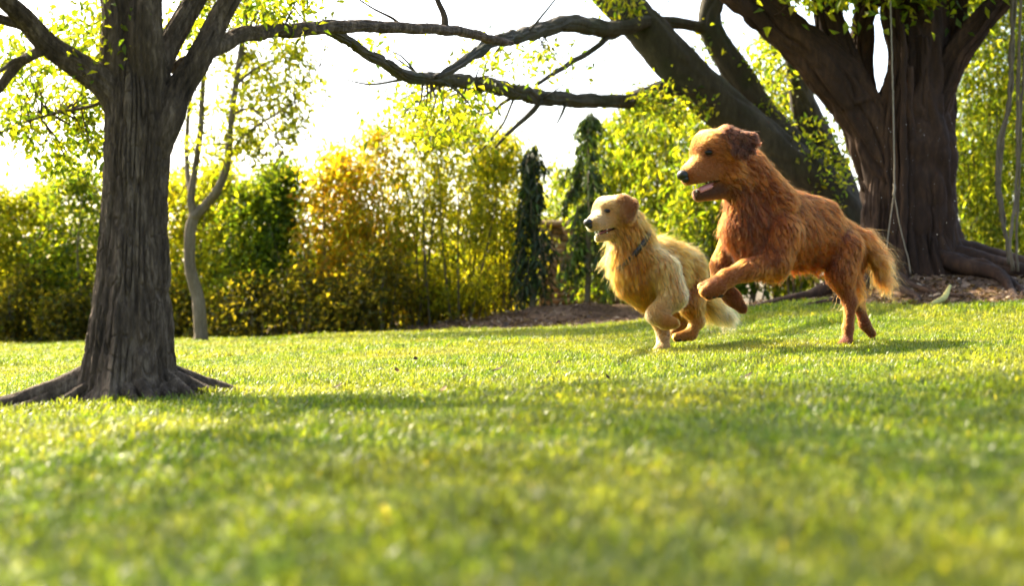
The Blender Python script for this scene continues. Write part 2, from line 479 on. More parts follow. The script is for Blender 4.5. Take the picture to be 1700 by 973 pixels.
def foliage_mesh(name, seed, clusters, per, size, tints, csize=0.16, droop=0.3, aspect=0.45, twig_from=None, twig_r=0.004):
    """clusters (n,3): leaf clumps; twig_from: (n,3) point each clump's twig grows from"""
    rng = np.random.default_rng(seed)
    mb = MB(); cols = []
    n = len(clusters)
    if twig_from is not None:
        for i in range(n):
            a, b_ = twig_from[i], clusters[i]
            mid = (a + b_) / 2 + rng.normal(size=3) * 0.08 * np.linalg.norm(b_ - a)
            V, Q, T = tube(np.array([a, mid, b_]), [twig_r * 1.5, twig_r, twig_r * 0.4], nseg=4, step=max(0.05, np.linalg.norm(b_ - a) / 4))
            mb.add(V, Q, T, 1); cols.append(np.full((len(V), 3), 0.1))
    cs = csize * rng.uniform(0.55, 1.35, (n, 1))
    cen = np.repeat(clusters, per, 0) + rng.normal(size=(n * per, 3)) * np.repeat(cs, per, 0) * np.array([1, 1, 0.75])
    V, T = leaves(cols, cen, size, rng, tints, droop, aspect=aspect)
    # per clump tone
    tone = np.repeat(np.repeat(rng.uniform(0.7, 1.3, (n, 1)), per, 0), 4, 0); cols[-1] = cols[-1] * tone
    mb.add(V, None, T, 0)
    me = mb.mesh(name, sm=False); color_attr(me, 'tint', np.vstack(cols)); return me


def shrub_mesh(seed, w, h, z0, tints, n_cl=130, per=34, size=0.085, shape='bush', dens_top=1.0):
    """foliage of one shrub, local coords with the foot at 0,0,0"""
    rng = np.random.default_rng(seed)
    P_ = []
    while len(P_) < n_cl:
        t = rng.uniform() ** 0.85
        z = z0 + (h - z0) * t
        if shape == 'cone': r = w * (1.05 - 0.92 * t)
        elif shape == 'tall': r = w * (0.75 + 0.35 * math.sin(t * 3.0)) * (1 - 0.55 * t ** 3)
        else: r = w * math.sqrt(max(0.05, 1 - (2 * t - 0.85) ** 2 * 0.75))
        a = rng.uniform(0, 2 * np.pi); rr = r * rng.uniform(0.25, 1.0) ** 0.6 * (1 + 0.25 * math.sin(3 * a + seed))
        P_.append([rr * math.cos(a), rr * math.sin(a), z + rng.normal() * 0.05])
    return foliage_mesh('foliage', seed, np.array(P_), per, size, tints, csize=0.13, droop=1.0 if shape == 'tall' else 0.3, aspect=0.26 if shape == 'tall' else 0.5)


def stems_mesh(seed, w, h, n=7, r=0.018):
    rng = np.random.default_rng(seed)
    out = []
    for i in range(n):
        a = rng.uniform(0, 6.28); b0 = np.array([math.cos(a), math.sin(a), 0]) * w * rng.uniform(0.05, 0.55)
        top = np.array([b0[0] * 1.8 + rng.normal() * w * .25, b0[1] * 1.8 + rng.normal() * w * .25, h * rng.uniform(0.6, 0.85)])
        mid = (b0 + top) / 2 + rng.normal(size=3) * 0.07
        b0[2] = -0.1
        mb = MB(); mb.tube([b0, mid, top], [r * rng.uniform(.7, 1.3), r * .8, r * .3], nseg=5, step=0.25)
        out.append(mb.mesh('stem'))
    return out


def shrub(u, d, w, h, kind, label, group=None, z0=0.3, seed=1, n_cl=130, per=34, size=0.085, shape='bush', stems=6, cat='shrub', name='shrub', lean=0):
    x = (u - 850) / F * d; zg = float(ground_z(x, d))
    t = thing(name, (x, d, zg), label, cat, group)
    me = shrub_mesh(seed, w, h, z0, kind, n_cl, per, size, shape)
    o = bpy.data.objects.new('foliage', me); COL.objects.link(o); me.materials.append(M['leaf']); me.materials.append(M['stem']); o.parent = t
    for sm in stems_mesh(seed + 50, w, h, stems):
        s = bpy.data.objects.new('stem', sm); COL.objects.link(s); sm.materials.append(M['stem']); s.parent = t
    t.rotation_euler.y = lean
    return t


# ------------------------------------------------------------------ grey tree on the left
def build_left_tree():
    D = 4.7
    x0 = (212 - 850) / F * D
    t = thing('oak_tree', (x0, D, float(ground_z(x0, D))), 'grey ridged-bark tree in the left foreground with gnarled roots', 'tree')
    prof = [(-0.06, 715, 93, 330), (0, 690, 108, 318), (0, 672, 122, 303), (0, 650, 132, 295), (0, 620, 139, 289), (0, 580, 146, 286), (0, 540, 152, 284), (0, 500, 158, 281), (0, 450, 164, 279), (0, 400, 168, 277),
            (0, 350, 172, 276), (0, 300, 175, 276), (0, 250, 176, 278), (0, 200, 178, 280), (0, 160, 182, 276), (0, 120, 190, 262), (0, 90, 205, 245), (0, 60, 218, 232)]
    pts = []; rr = []
    for _, v, a, b_ in prof:
        pts.append(P((a + b_) / 2, v, D)); rr.append((b_ - a) / 2 / F * D * 0.97)
    def lob(TH, S):
        k = np.exp(-S / 0.075) * 0.26 + 0.03
        return 1 + k * np.sin(7 * TH + 0.6) + k * 0.7 * np.sin(12 * TH + 2) + 0.012 * np.sin(3 * TH + S * 2)
    mb = MB(); mb.tube(pts, rr, nseg=340, step=0.0038, bark=(0.015, 48, 5.5), seed=3, lobes=lob)
    link('trunk', mb.mesh('trunk'), t, M['bark_oak'])
    def br(pix, dys, rad, bark=True, seg=110, seed=1, nm='branch'):
        p = [P(u, v, D + dy) for (u, v), dy in zip(pix, dys)]
        r = [q / F * (D + dy) for q, dy in zip(rad, dys)]
        mb = MB(); mb.tube(p, r, nseg=seg, step=0.008 if seg > 30 else 0.03, bark=(0.006, 30, 7) if bark else None, seed=seed, wob=0.25)
        link(nm, mb.mesh(nm), t, M['bark_oak']); return np.array(p)
    B = []
    B.append(br([(226, 290), (208, 205), (186, 158), (148, 124), (75, 66), (28, 20), (-30, -25), (-120, -70)], [.02, 0, -.02, -.05, -.12, -.2, -.3, -.4], [12, 28, 26, 22, 18, 15, 12, 8], seed=2))
    B.append(br([(222, 300), (212, 170), (203, 90), (203, 40), (192, -20), (170, -160), (140, -330), (120, -520)], [.02, 0, .0, .02, .05, .1, .15, .2], [12, 36, 34, 30, 27, 22, 16, 8], seed=4))
    B.append(br([(228, 300), (238, 180), (240, 90), (240, 30), (245, -30), (262, -180), (280, -350), (290, -560)], [.02, -.0, -.03, -.03, .0, .05, .2, .3], [12, 30, 29, 27, 24, 20, 15, 7], seed=5))
    B.append(br([(235, 230), (255, 150), (268, 105), (298, 45), (325, 0), (360, -60), (430, -200), (480, -330)], [.02, .03, .05, .1, .15, .2, .3, .4], [10, 22, 19, 18, 16, 15, 10, 6], seed=6))
    B.append(br([(228, 320), (252, 255), (280, 195), (297, 150), (333, 96), (362, 40), (383, 0), (420, -70), (500, -220), (560, -380)], [.03, .0, .0, .02, .05, .1, .12, .2, .3, .4], [14, 30, 27, 23, 20, 18, 16, 14, 10, 6], seed=7))
    # long limb reaching right across the picture
    B.append(br([(330, 100), (356, 80), (412, 55), (480, 49), (560, 44), (620, 43), (700, 47), (760, 52), (812, 64), (850, 72)], [.06, .1, .3, .6, 1.0, 1.4, 2.0, 2.6, 3.2, 3.6], [14, 14, 12.5, 11.5, 10.5, 9.5, 8.5, 8, 7, 4], seg=40, seed=8))
    B.append(br([(80, 78), (55, 92), (30, 108), (0, 145), (-40, 190)], [-.12, -.12, -.12, -.12, -.12], [10, 8, 7.5, 6.5, 4], seg=20, seed=9, nm='twig'))
    B.append(br([(70, 60), (40, 44), (0, 30), (-50, 12)], [-.13, -.16, -.2, -.3], [9, 8, 7.5, 5], seg=20, seed=10, nm='twig'))
    B.append(br([(55, 92), (25, 100), (0, 118)], [-.12, -.15, -.2], [5, 4, 3], seg=12, bark=False, nm='twig'))
    B.append(br([(180, 165), (150, 176), (100, 186), (50, 200), (0, 220)], [0, .05, .1, .1, .1], [4, 3, 2.4, 2, 1.3], seg=10, bark=False, nm='twig'))
    B.append(br([(283, 118), (300, 100), (318, 96), (340, 92)], [.1, .12, .12, .1], [6, 6, 6, 5], seg=14, bark=False, nm='twig'))
    B.append(br([(740, 48), (735, 20), (722, -12), (715, -40)], [2.4, 2.4, 2.4, 2.4], [7, 5, 4, 3], seg=12, bark=False, nm='twig'))
    B.append(br([(668, 45), (652, 30), (622, 15), (590, -5)], [1.7, 1.7, 1.7, 1.7], [3, 2.2, 1.6, 1], seg=8, bark=False, nm='twig'))
    # roots
    rng = np.random.default_rng(5)
    def root(ang, L, r, seed, drop=0.0):
        p = []; q = []
        for k in range(7):
            f = k / 6
            a = ang + 0.25 * math.sin(f * 3 + seed) * f
            rad = 0.085 + f * L
            X = x0 + rad * math.cos(a); Y = D + rad * math.sin(a)
            hgt = 0.085 * (1 - f) ** 2.2 + r * 0.25 * (1 - f) - 0.004 - 0.012 * f
            p.append([X, Y, float(ground_z(X, Y)) + hgt]); q.append(r * (1 - 0.75 * f))
        mb = MB(); mb.tube(p, q, nseg=22, step=0.012, bark=(0.004, 9, 9), seed=seed, wob=0.3)
        link('root', mb.mesh('root'), t, M['bark_oak'])
    angs = [3.35, 3.6, 3.9, 4.15, 4.4, 4.65, 4.95, 5.2, 5.5, 5.8, 6.1, 0.2, 0.7, 1.3, 2.0, 2.6, 3.0]
    for k, a in enumerate(angs):
        root(a, rng.uniform(0.12, 0.26), rng.uniform(0.018, 0.032), k)
    root(3.42, 0.75, 0.042, 31); root(3.3, 0.6, 0.034, 42); root(3.55, 0.5, 0.03, 43); root(3.15, 0.42, 0.026, 32); root(3.75, 0.3, 0.022, 33); root(6.15, 0.24, 0.024, 34); root(0.05, 0.3, 0.026, 35); root(5.95, 0.2, 0.02, 36); root(.25, .42, .034, 37); root(.55, .34, .03, 38); root(6.22, .36, .03, 39); root(6.0, .3, .026, 40); root(.4, .5, .024, 41)
    # crown: clumps in view plus the unseen crown above, shaped for foreground shade
    rng = np.random.default_rng(9)
    cl = []
    def spot(u0, u1, v0, v1, n, d0, d1):
        for _ in range(n): cl.append(P(rng.uniform(u0, u1), rng.uniform(v0, v1), D + rng.uniform(d0, d1)))
    spot(95, 180, 5, 105, 16, -.1, .5); spot(0, 40, 70, 130, 6, -.2, .3); spot(0, 55, 160, 240, 10, -.1, .4); spot(95, 170, 120, 200, 9, 0, .6)
    spot(30, 70, 40, 130, 4, .1, .5); spot(75, 175, 205, 285, 12, .1, .6); spot(130, 175, 200, 240, 5, 0, .4); spot(300, 345, 0, 60, 6, .2, .7); spot(380, 480, 0, 40, 9, .2, .8)
    spot(400, 520, -20, 15, 6, .3, .8)
    cl = np.array(cl)
    n = 225
    X = rng.normal(0, 1, (n, 3)); X = unit(X) * rng.uniform(0.35, 1, (n, 1)) ** 0.5
    top = np.array([x0 + 0.2, D - 0.6, 2.75]) + X * np.array([2.1, 2.1, 1.15])
    top = top[top[:, 2] > CAMZ + 530 / F * top[:, 1]]
    allb = np.vstack([catmull(b_, 0.05) for b_ in B])
    stemb = np.vstack([catmull(b_, 0.05) for b_ in B[:5]])
    def near(c, allb=allb):
        return np.array([allb[np.argmin(np.linalg.norm(allb - q, axis=1))] for q in c])
    me = foliage_mesh('crown', 21, cl, 42, 0.034, LIM + GRN, csize=0.06, twig_from=near(cl), twig_r=0.0022, droop=0.4)
    link('crown', me, t, [M['leaf'], M['bark_oak']])
    me = foliage_mesh('unseen_crown', 22, top, 75, 0.055, LIM + GRN, csize=0.17, twig_from=near(top, stemb), twig_r=0.006)
    link('unseen_crown', me, t, [M['leaf'], M['bark_oak']])
build_left_tree()


# ------------------------------------------------------------------ slender tree behind it
def tree_from(name, label, D, trunk, branches, bark, base_u, bark_amp=0.01, group=None, seg=40):
    """trunk and branches: lists of (u, v, dy, r_px)"""
    x0 = (base_u - 850) / F * D
    t = thing(name, (x0, D, float(ground_z(x0, D))), label, 'tree', group)
    ctr = []; objs = []
    for k, br in enumerate([trunk] + branches):
        p = [P(u, v, D + dy) for u, v, dy, r in br]; q = [r / F * (D + dy) for u, v, dy, r in br]
        big = max(q) > 0.05
        mb = MB(); mb.tube(p, q, nseg=seg if big else 10, step=0.04 if big else 0.08, bark=(bark_amp, 14 if bark_amp > .03 else 12, 1.1 if bark_amp > .03 else 2.2) if big else None, seed=k + 3, wob=0.22)
        nm = 'trunk' if k == 0 else ('branch' if max(q) > 0.025 else 'twig')
        par = t
        if nm == 'twig' and k > 0:
            cand = [(np.min(np.linalg.norm(cc - p[0], axis=1)), oo) for cc, oo in zip(ctr, objs)]; par = min(cand, key=lambda z_: z_[0])[1]
        o_ = link(nm, mb.mesh(nm), par, bark)
        if nm != 'twig': objs.append(o_); 
        ctr.insert(len(objs) - 1, catmull(np.array(p), 0.1)) if nm != 'twig' else ctr.append(catmull(np.array(p), 0.1))
    return t, ctr


def crown_for(t, ctr, spots, D, per, size, tints, bark, csize, seed, twig_r=0.006, droop=0.3, aspect=0.45, name='crown'):
    rng = np.random.default_rng(seed); cl = []
    for u0, u1, v0, v1, n, d0, d1 in spots:
        for _ in range(n): cl.append(P(rng.uniform(u0, u1), rng.uniform(v0, v1), D + rng.uniform(d0, d1)))
    cl = np.array(cl); allb = np.vstack(ctr)
    src = np.array([allb[np.argmin(np.linalg.norm(allb - q, axis=1))] for q in cl])
    me = foliage_mesh(name, seed, cl, per, size, tints, csize, twig_from=src, twig_r=twig_r, droop=droop, aspect=aspect)
    link(name, me, t, [M['leaf'], bark])


D2 = 16.8
t, c = tree_from('slender_tree', 'slender pale crooked tree forking low beside the shrub row', D2,
    [(334, 580, 0, 15), (332, 555, 0, 11.5), (327, 500, 0, 10.5), (319, 450, 0, 9.5), (313, 405, 0, 9), (316, 375, 0, 9), (324, 352, 0, 8)],
    [[(320, 365, 0, 8), (318, 320, 0, 6), (325, 270, .1, 5), (333, 215, .1, 4.5), (336, 150, .2, 4), (345, 60, .2, 3), (350, -40, .3, 2)],
     [(320, 362, 0, 9), (342, 338, 0, 7.5), (360, 316, -.1, 7), (376, 275, -.1, 6), (382, 210, -.2, 5), (392, 140, -.2, 4.5), (402, 70, -.2, 4), (420, -30, -.3, 3)],
     [(318, 330, 0, 5), (310, 270, .2, 4), (312, 200, .3, 3.5), (322, 120, .4, 3), (325, 40, .4, 2)],
     [(378, 268, -.1, 3.5), (400, 230, -.2, 2.5), (440, 200, -.3, 2), (490, 170, -.3, 1.2)],
     [(392, 140, -.2, 3), (430, 110, -.2, 2.4), (480, 95, -.2, 1.5), (530, 110, -.2, 1)],
     [(385, 190, -.2, 2.5), (420, 180, -.4, 2), (450, 215, -.5, 1.2), (470, 250, -.5, 1)]], M['bark_pale'], 334)
crown_for(t, c, [(300, 350, 60, 330, 22, -.4, .6), (360, 420, 40, 260, 34, -.6, .5), (400, 520, 60, 150, 34, -.6, .5), (420, 500, 150, 215, 14, -.6, .3), (400, 480, 215, 300, 14, -.6, .3), (440, 545, 130, 190, 10, -.5, .3), (330, 420, -60, 40, 25, -.6, .6), (470, 510, 190, 240, 5, -.5, 0)],
          D2, 26, 0.085, LIM, M['bark_pale'], 0.11, 31)

crown_for(t, c, [(200, 600, -330, -60, 260, -1.4, 1.3)], D2, 55, 0.12, LIM, M['bark_pale'], 0.19, 32, name='unseen_crown')  # unseen, added above the view to cast shade bands on the far lawn

# ------------------------------------------------------------------ fig tree on the right
D3 = 13.2
t, c = tree_from('fig_tree', 'massive dark brown fig tree with fluted trunk on a root mound', D3,
    [(1530, 520, 0, 150), (1520, 480, 0, 118), (1512, 450, 0, 98), (1505, 410, 0, 84), (1500, 350, 0, 77), (1497, 290, 0, 76), (1497, 235, 0, 74), (1500, 190, 0, 64), (1508, 150, 0, 54), (1518, 90, 0, 44), (1522, 30, .1, 40), (1525, -40, .1, 36), (1530, -150, .1, 30), (1540, -330, .2, 20)],
    [[(1478, 300, -.1, 46), (1448, 235, -.1, 42), (1415, 170, -.1, 40), (1388, 125, -.1, 40), (1350, 85, -.1, 36), (1300, 45, -.1, 33), (1240, 0, -.1, 30), (1180, -45, 0, 24), (1100, -100, 0, 18)],
     [(1425, 180, -.1, 34), (1400, 110, 0, 27), (1382, 60, 0, 22), (1368, 0, 0, 20), (1355, -60, 0, 18), (1340, -200, .1, 12)],
     [(1460, 250, .1, 24), (1436, 165, .2, 19), (1430, 110, .2, 16), (1434, 50, .2, 16), (1444, 0, .2, 17), (1470, -70, .2, 17), (1480, -220, .2, 10)],
     [(1478, 230, -.15, 26), (1486, 160, -.2, 19), (1490, 90, -.2, 15), (1480, 30, -.2, 15), (1484, -50, -.2, 14), (1490, -200, -.2, 8)],
     [(1520, 260, -.05, 40), (1548, 190, -.05, 30), (1566, 140, -.05, 25), (1592, 88, -.05, 21), (1625, 45, -.05, 18), (1662, 0, -.05, 16), (1720, -70, -.1, 12)],
     [(1570, 150, .1, 17), (1585, 85, .15, 13), (1592, 30, .2, 12), (1598, -40, .2, 10)],
     [(1540, 300, .1, 30), (1556, 210, .15, 24), (1552, 120, .2, 22), (1560, 40, .2, 18), (1575, -40, .2, 14)],
     # buttress ribs on the trunk face
     [(1448, 470, -.42, 26), (1450, 420, -.33, 20), (1455, 340, -.22, 17), (1462, 250, -.14, 14)],
     [(1490, 480, -.5, 24), (1486, 430, -.4, 19), (1490, 330, -.32, 15), (1492, 200, -.27, 12), (1490, 120, -.2, 9)],
     [(1545, 470, -.45, 26), (1538, 400, -.35, 20), (1533, 300, -.3, 16), (1528, 180, -.24, 13), (1524, 60, -.15, 10)],
     [(1575, 460, -.3, 26), (1560, 390, -.2, 22), (1552, 300, -.15, 18), (1550, 220, -.1, 14)],
    ], M['bark_fig'], 1510, bark_amp=0.05, seg=110)
fig = t
for k, (u, vt, vb, r_) in enumerate([(1452, 240, 470, 5), (1466, 180, 480, 7), (1476, 90, 470, 4), (1500, 40, 480, 6), (1513, 110, 475, 8), (1536, 60, 470, 5), (1548, 150, 465, 7), (1560, 240, 470, 5), (1440, 300, 465, 6)]):
    dd_ = D3 - .48 + .004 * abs(u - 1500); rr_ = random.Random(k)
    p_ = [P(u + rr_.uniform(-4, 4) + (8 if q > .9 else 0) * (1 if u > 1500 else -1), vt + (vb - vt) * q, dd_ + .12 * (1 - q) - .12 * max(0, q - .7)) for q in np.linspace(0, 1, 7)]
    mb = MB(); mb.tube(p_, [r_ / F * D3 * q for q in (.6, .8, .9, 1, 1, 1.2, 1.7)], nseg=14, step=.05, bark=(.008, 6, 3), seed=k, wob=.3)
    link('aerial_root', mb.mesh('aerial_root'), fig, M['bark_fig'])
def fig_root(path, r0, seed):
    p = []; q = []
    for k, (x, y, lift) in enumerate(path):
        p.append([x, y, float(ground_z(x, y)) + lift]); q.append(r0 * (1 - 0.8 * k / (len(path) - 1)))
    mb = MB(); mb.tube(p, q, nseg=16, step=0.05, bark=(0.012, 6, 3), seed=seed, wob=0.35)
    link('root', mb.mesh('root'), fig, M['bark_fig'])
fx = (1510 - 850) / F * D3
for k, (a, L, r) in enumerate([(5.0, 1.3, .10), (5.5, 1.7, .13), (5.85, 2.0, .14), (6.15, 2.2, .12), (4.55, 1.1, .08), (4.2, 1.2, .09), (3.7, 1.4, .1), (3.3, 1.5, .1), (5.25, 1.6, .07), (0.3, 1.8, .1), (6.0, 1.6, .08), (5.7, 1.3, .07)]):
    fig_root([(fx + (0.3 + f * L) * math.cos(a + 0.3 * math.sin(3 * f + k)), D3 + (0.3 + f * L) * math.sin(a + 0.3 * math.sin(3 * f + k)), 0.16 * (1 - f) ** 2) for f in np.linspace(0, 1, 7)], r, k)
crown_for(t, c, [(1300, 1420, -120, -20, 40, -1, 1), (1420, 1720, -160, -30, 70, -1, 1), (1100, 1320, -260, -90, 60, -1, 1), (1200, 1700, -420, -160, 130, -1.5, 1.5), (1470, 1560, -10, 12, 3, -.5, -.3)],
          D3, 40, 0.11, GRN + LIM, M['bark_fig'], 0.2, 41)

# leaning tree behind the dogs
D4 = 14.6
t, c = tree_from('leaning_tree', 'leaning dark trunk with mossy bark sweeping up to the left behind the dogs', D4,
    [(1440, 500, .2, 60), (1415, 420, .2, 52), (1385, 345, .1, 40), (1330, 285, 0, 36), (1270, 235, 0, 35), (1200, 178, 0, 36), (1150, 130, -.1, 36), (1095, 78, -.2, 34), (1052, 35, -.2, 32), (1010, -5, -.2, 29), (960, -60, -.3, 26), (900, -130, -.3, 18)],
    [[(1380, 350, .1, 34), (1345, 280, .3, 30), (1300, 225, .4, 27), (1255, 170, .4, 25), (1220, 120, .4, 23), (1190, 70, .4, 20), (1177, 35, .4, 19), (1182, 0, .4, 18), (1195, -50, .4, 15), (1210, -150, .4, 9)],
     [(1410, 400, .3, 36), (1385, 310, .5, 32), (1358, 240, .6, 27), (1335, 180, .6, 22), (1320, 120, .6, 15), (1312, 60, .6, 10), (1300, -20, .6, 7)],
     # limb reaching left, upper
     [(1185, 48, .4, 11), (1150, 42, .3, 9), (1110, 36, .0, 9), (1060, 40, -.5, 11), (1010, 48, -1.0, 13), (975, 42, -1.6, 14), (935, 38, -2.2, 13), (900, 50, -2.8, 12), (860, 60, -3.6, 11), (820, 68, -4.6, 9), (790, 88, -5.3, 7), (760, 108, -5.6, 6), (735, 122, -5.8, 5), (722, 128, -5.9, 3)],
     # limb reaching left, lower
     [(1110, 150, -.1, 22), (1075, 158, -.2, 14), (1040, 168, -.5, 11), (1005, 167, -.8, 11), (950, 166, -1.3, 12), (902, 162, -1.8, 12), (858, 152, -2.6, 12), (798, 139, -3.6, 12), (728, 130, -4.6, 10), (676, 126, -5.4, 9), (640, 106, -6.0, 8), (598, 83, -6.6, 8), (565, 60, -7.2, 7), (540, 48, -7.6, 5)],
     [(1010, 62, -1.0, 5), (1002, 68, -1.1, 5), (985, 82, -1.2, 5), (945, 105, -1.3, 5), (915, 124, -1.4, 4), (890, 142, -1.5, 3)],
     [(1045, 45, -.4, 5), (1015, 62, -.9, 4), (985, 52, -1.2, 3), (940, 32, -1.6, 2.5)],
     [(900, 165, -2, 4), (885, 182, -2, 5), (862, 205, -2, 4), (840, 225, -2, 3), (822, 245, -2, 2)],
     [(855, 156, -2.7, 3), (848, 175, -2.7, 2), (835, 205, -2.7, 2), (812, 235, -2.7, 1.5), (795, 255, -2.7, 1)],
     [(850, 162, -2.7, 3.5), (832, 172, -2.7, 3), (818, 186, -2.7, 2.5), (795, 190, -2.7, 1.5)],
     [(680, 128, -5.4, 3), (650, 135, -5.4, 2.2), (612, 140, -5.4, 1.8), (575, 132, -5.4, 1)],
     [(870, 62, -3.4, 2.5), (900, 25, -3.4, 2), (925, -5, -3.4, 1.5)],
     [(940, 170, -1.5, 3), (935, 185, -1.5, 2.5), (925, 205, -1.5, 1.5)],
     [(820, 70, -4.5, 4), (798, 92, -4.7, 4), (770, 100, -4.8, 3), (745, 122, -5, 3)],
    ], M['bark_lean'], 1430, bark_amp=0.018, seg=56)
crown_for(t, c, [(1000, 1050, -20, 40, 9, -.9, -.4), (640, 800, 135, 240, 30, -5.0, -3), (760, 830, 60, 130, 5, -4.5, -3.5), (870, 960, 90, 130, 6, -3, -2), (625, 640, 60, 85, 2, -5, -5),
                 (1050, 1160, 150, 210, 14, -.8, -.3), (1240, 1310, 60, 220, 20, .2, 1.0), (1330, 1400, 190, 370, 24, -.4, .4), (1160, 1220, 60, 110, 4, .2, .6), (960, 1250, -260, -120, 40, -1, 1)],
          D4, 28, 0.07, LIM + GRN + YEL[:2], M['bark_lean'], 0.11, 43)

# ------------------------------------------------------------------ shrubs along the back edge
G = 'shrubs along the back edge of the lawn'
SH = [ # u, d, half width m, height m, palette, label, shape, seed
    (-20, 20.8, .62, 2.35, YEL + LIM, 'yellow-green shrub at the far left edge of the shrub row', 'bush', 1),
    (60, 21.2, .60, 2.30, LIM, 'bushy lime green shrub, second from the left edge', 'bush', 2),
    (130, 20.6, .55, 2.50, LIM + GRN, 'tall green shrub just left of the grey ridged trunk', 'bush', 3),
    (215, 21.4, .60, 2.30, GRN + LIM, 'shrub half hidden behind the grey ridged trunk', 'bush', 4),
    (292, 20.2, .52, 2.40, YEL, 'yellow shrub between the grey trunk and the slender tree', 'bush', 5),
    (365, 19.9, .50, 2.35, LIM + YEL, 'yellow-green shrub just right of the slender tree', 'bush', 6),
    (420, 19.4, .42, 2.15, LIM + GRN, 'green shrub with yellow sunlit leaves left of the dark cypress-like shrub', 'bush', 7),
    (470, 19.2, .42, 2.30, GRN, 'dark green pointed shrub beside the orange-yellow one', 'cone', 8),
    (560, 19.0, .50, 2.50, ORA, 'orange-yellow autumn shrub in the middle of the row', 'bush', 9),
    (625, 18.8, .42, 2.70, YEL + ORA, 'tall golden shrub right of the orange one', 'tall', 10),
    (700, 18.8, .46, 2.75, YEL + LIM, 'tallest yellow bamboo-like shrub in the row', 'tall', 11),
    (770, 18.7, .46, 2.75, YEL + LIM, 'yellow-green bamboo-like shrub second from the dark drooping tree', 'tall', 12),
    (835, 18.9, .42, 2.45, LIM + YEL, 'yellow-green shrub next to the dark drooping tree', 'tall', 13),
]
for u, d, w_, h_, pal, lab, shp, sd in SH:
    shrub(u, d, w_, h_, pal, lab, G, z0=0.22, seed=sd, n_cl=160, per=34, size=0.10 if shp == 'tall' else 0.09, shape=shp, stems=7)
# low dark undergrowth at the foot of the row
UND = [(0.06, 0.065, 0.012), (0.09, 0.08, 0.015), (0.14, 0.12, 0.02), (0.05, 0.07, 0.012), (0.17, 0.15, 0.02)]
for k, (u, d, h_, lab) in enumerate([(-10, 20.0, .6, 'low dark bush at the left edge of the picture'), (45, 20.2, 1.0, 'low dark bush second from the left edge'), (105, 19.9, .65, 'low dark bush just left of the grey trunk'),
    (170, 20.2, .9, 'low bush half behind the grey trunk'), (285, 19.5, .7, 'low dark bush between grey trunk and slender trunk'), (375, 19.0, .55, 'low dark bush just right of the slender trunk foot'),
    (430, 18.7, .75, 'low bush left of the dark pointed shrub'), (505, 18.4, .8, 'low bush under the dark pointed shrub'), (570, 18.2, .6, 'low dark bush under the orange shrub'),
    (630, 18.1, .95, 'low dark bush below the tall golden shrub'), (690, 19.0, .65, 'low bush left of the mulch bank'), (745, 19.3, .7, 'low bush touching the left end of the mulch bank'), (815, 19.6, .9, 'low bush beside the mulch bank, nearest the drooping tree')]):
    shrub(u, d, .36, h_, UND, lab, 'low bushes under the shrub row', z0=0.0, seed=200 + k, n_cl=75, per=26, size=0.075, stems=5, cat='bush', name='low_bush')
# a second row further back closes the gaps
for k, (u, w_, h_, wh) in enumerate([(0, .8, 1.3, 'the leftmost front shrubs'), (110, .8, 1.25, 'the shrub left of the grey trunk'), (240, .8, 1.3, 'the grey trunk'), (350, .8, 1.25, 'the slender tree'), (450, .8, 1.25, 'the dark pointed shrub'), (545, .8, 1.3, 'the orange shrub'), (650, .8, 1.3, 'the tall golden shrub'), (760, .8, 1.3, 'the bamboo-like shrubs'), (860, .8, 1.6, 'the left drooping evergreen'),
    (1010, .8, 1.8, 'the right drooping evergreen'), (1120, .8, 1.9, 'the green tree between the dogs'), (1340, .8, 1.8, 'the leaning trunk'), (1560, .8, 3.2, 'the fig trunk'), (1680, .8, 3.4, 'the hanging vines')]):
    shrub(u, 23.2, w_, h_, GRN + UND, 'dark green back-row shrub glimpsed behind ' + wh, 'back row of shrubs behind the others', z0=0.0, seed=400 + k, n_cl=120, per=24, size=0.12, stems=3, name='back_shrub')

# bright shrubs and small trees behind the dogs
for k, (u, d, w_, h_, pal, lab, shp) in enumerate([
    (1045, 19.4, .46, 2.9, LIM + GRN, 'bright green leafy tree behind the golden dog', 'tall'),
    (1110, 18.6, .48, 2.8, LIM + GRN, 'leafy green tree between the two dogs', 'tall'),
    (1170, 17.6, .40, 2.4, GRN + LIM, 'green shrub just left of the red dog', 'tall'),
    (1250, 17.5, .45, 2.2, GRN, 'green shrub hidden behind the red dog', 'bush'),
    (938, 21.6, .5, 2.35, LIM + GRN, 'loose leafy shrub rising behind the stone wall', 'tall'),
    (1003, 19.9, .42, 2.7, LIM + GRN, 'loose leafy tree just right of the stone wall evergreen', 'tall'),
    (1085, 20.4, .55, 3.2, LIM + GRN, 'tallest leafy tree behind the golden dog, under the lower limb', 'tall'),
    (1292, 18.2, .40, 3.6, GRN + LIM, 'leafy tree filling the gap between the leaning trunk and the fig', 'tall'),
    (1330, 17.5, .40, 2.1, GRN + LIM, 'shrub glimpsed under the leaning trunk', 'bush')]):
    shrub(u, d, w_, h_, pal, lab, 'leafy trees behind the dogs', z0=0.3, seed=300 + k, n_cl=120, per=28, size=0.125, shape=shp, stems=5)
# tall hedge at far right
for k, (u, d, w_, h_, lab) in enumerate([(1595, 18.5, .62, 5.0, 'tall yellow-green shrub just right of the fig trunk'), (1660, 18.2, .60, 5.2, 'tall yellow-green shrub near the right edge behind hanging vines'), (1735, 18.6, .62, 5.0, 'tall shrub cut by the right edge of the picture')]):
    shrub(u, d, w_, h_, LIM + GRN, lab, 'tall shrubs at the right edge', z0=0.3, seed=320 + k, n_cl=560, per=30, size=0.085, shape='tall', stems=6)


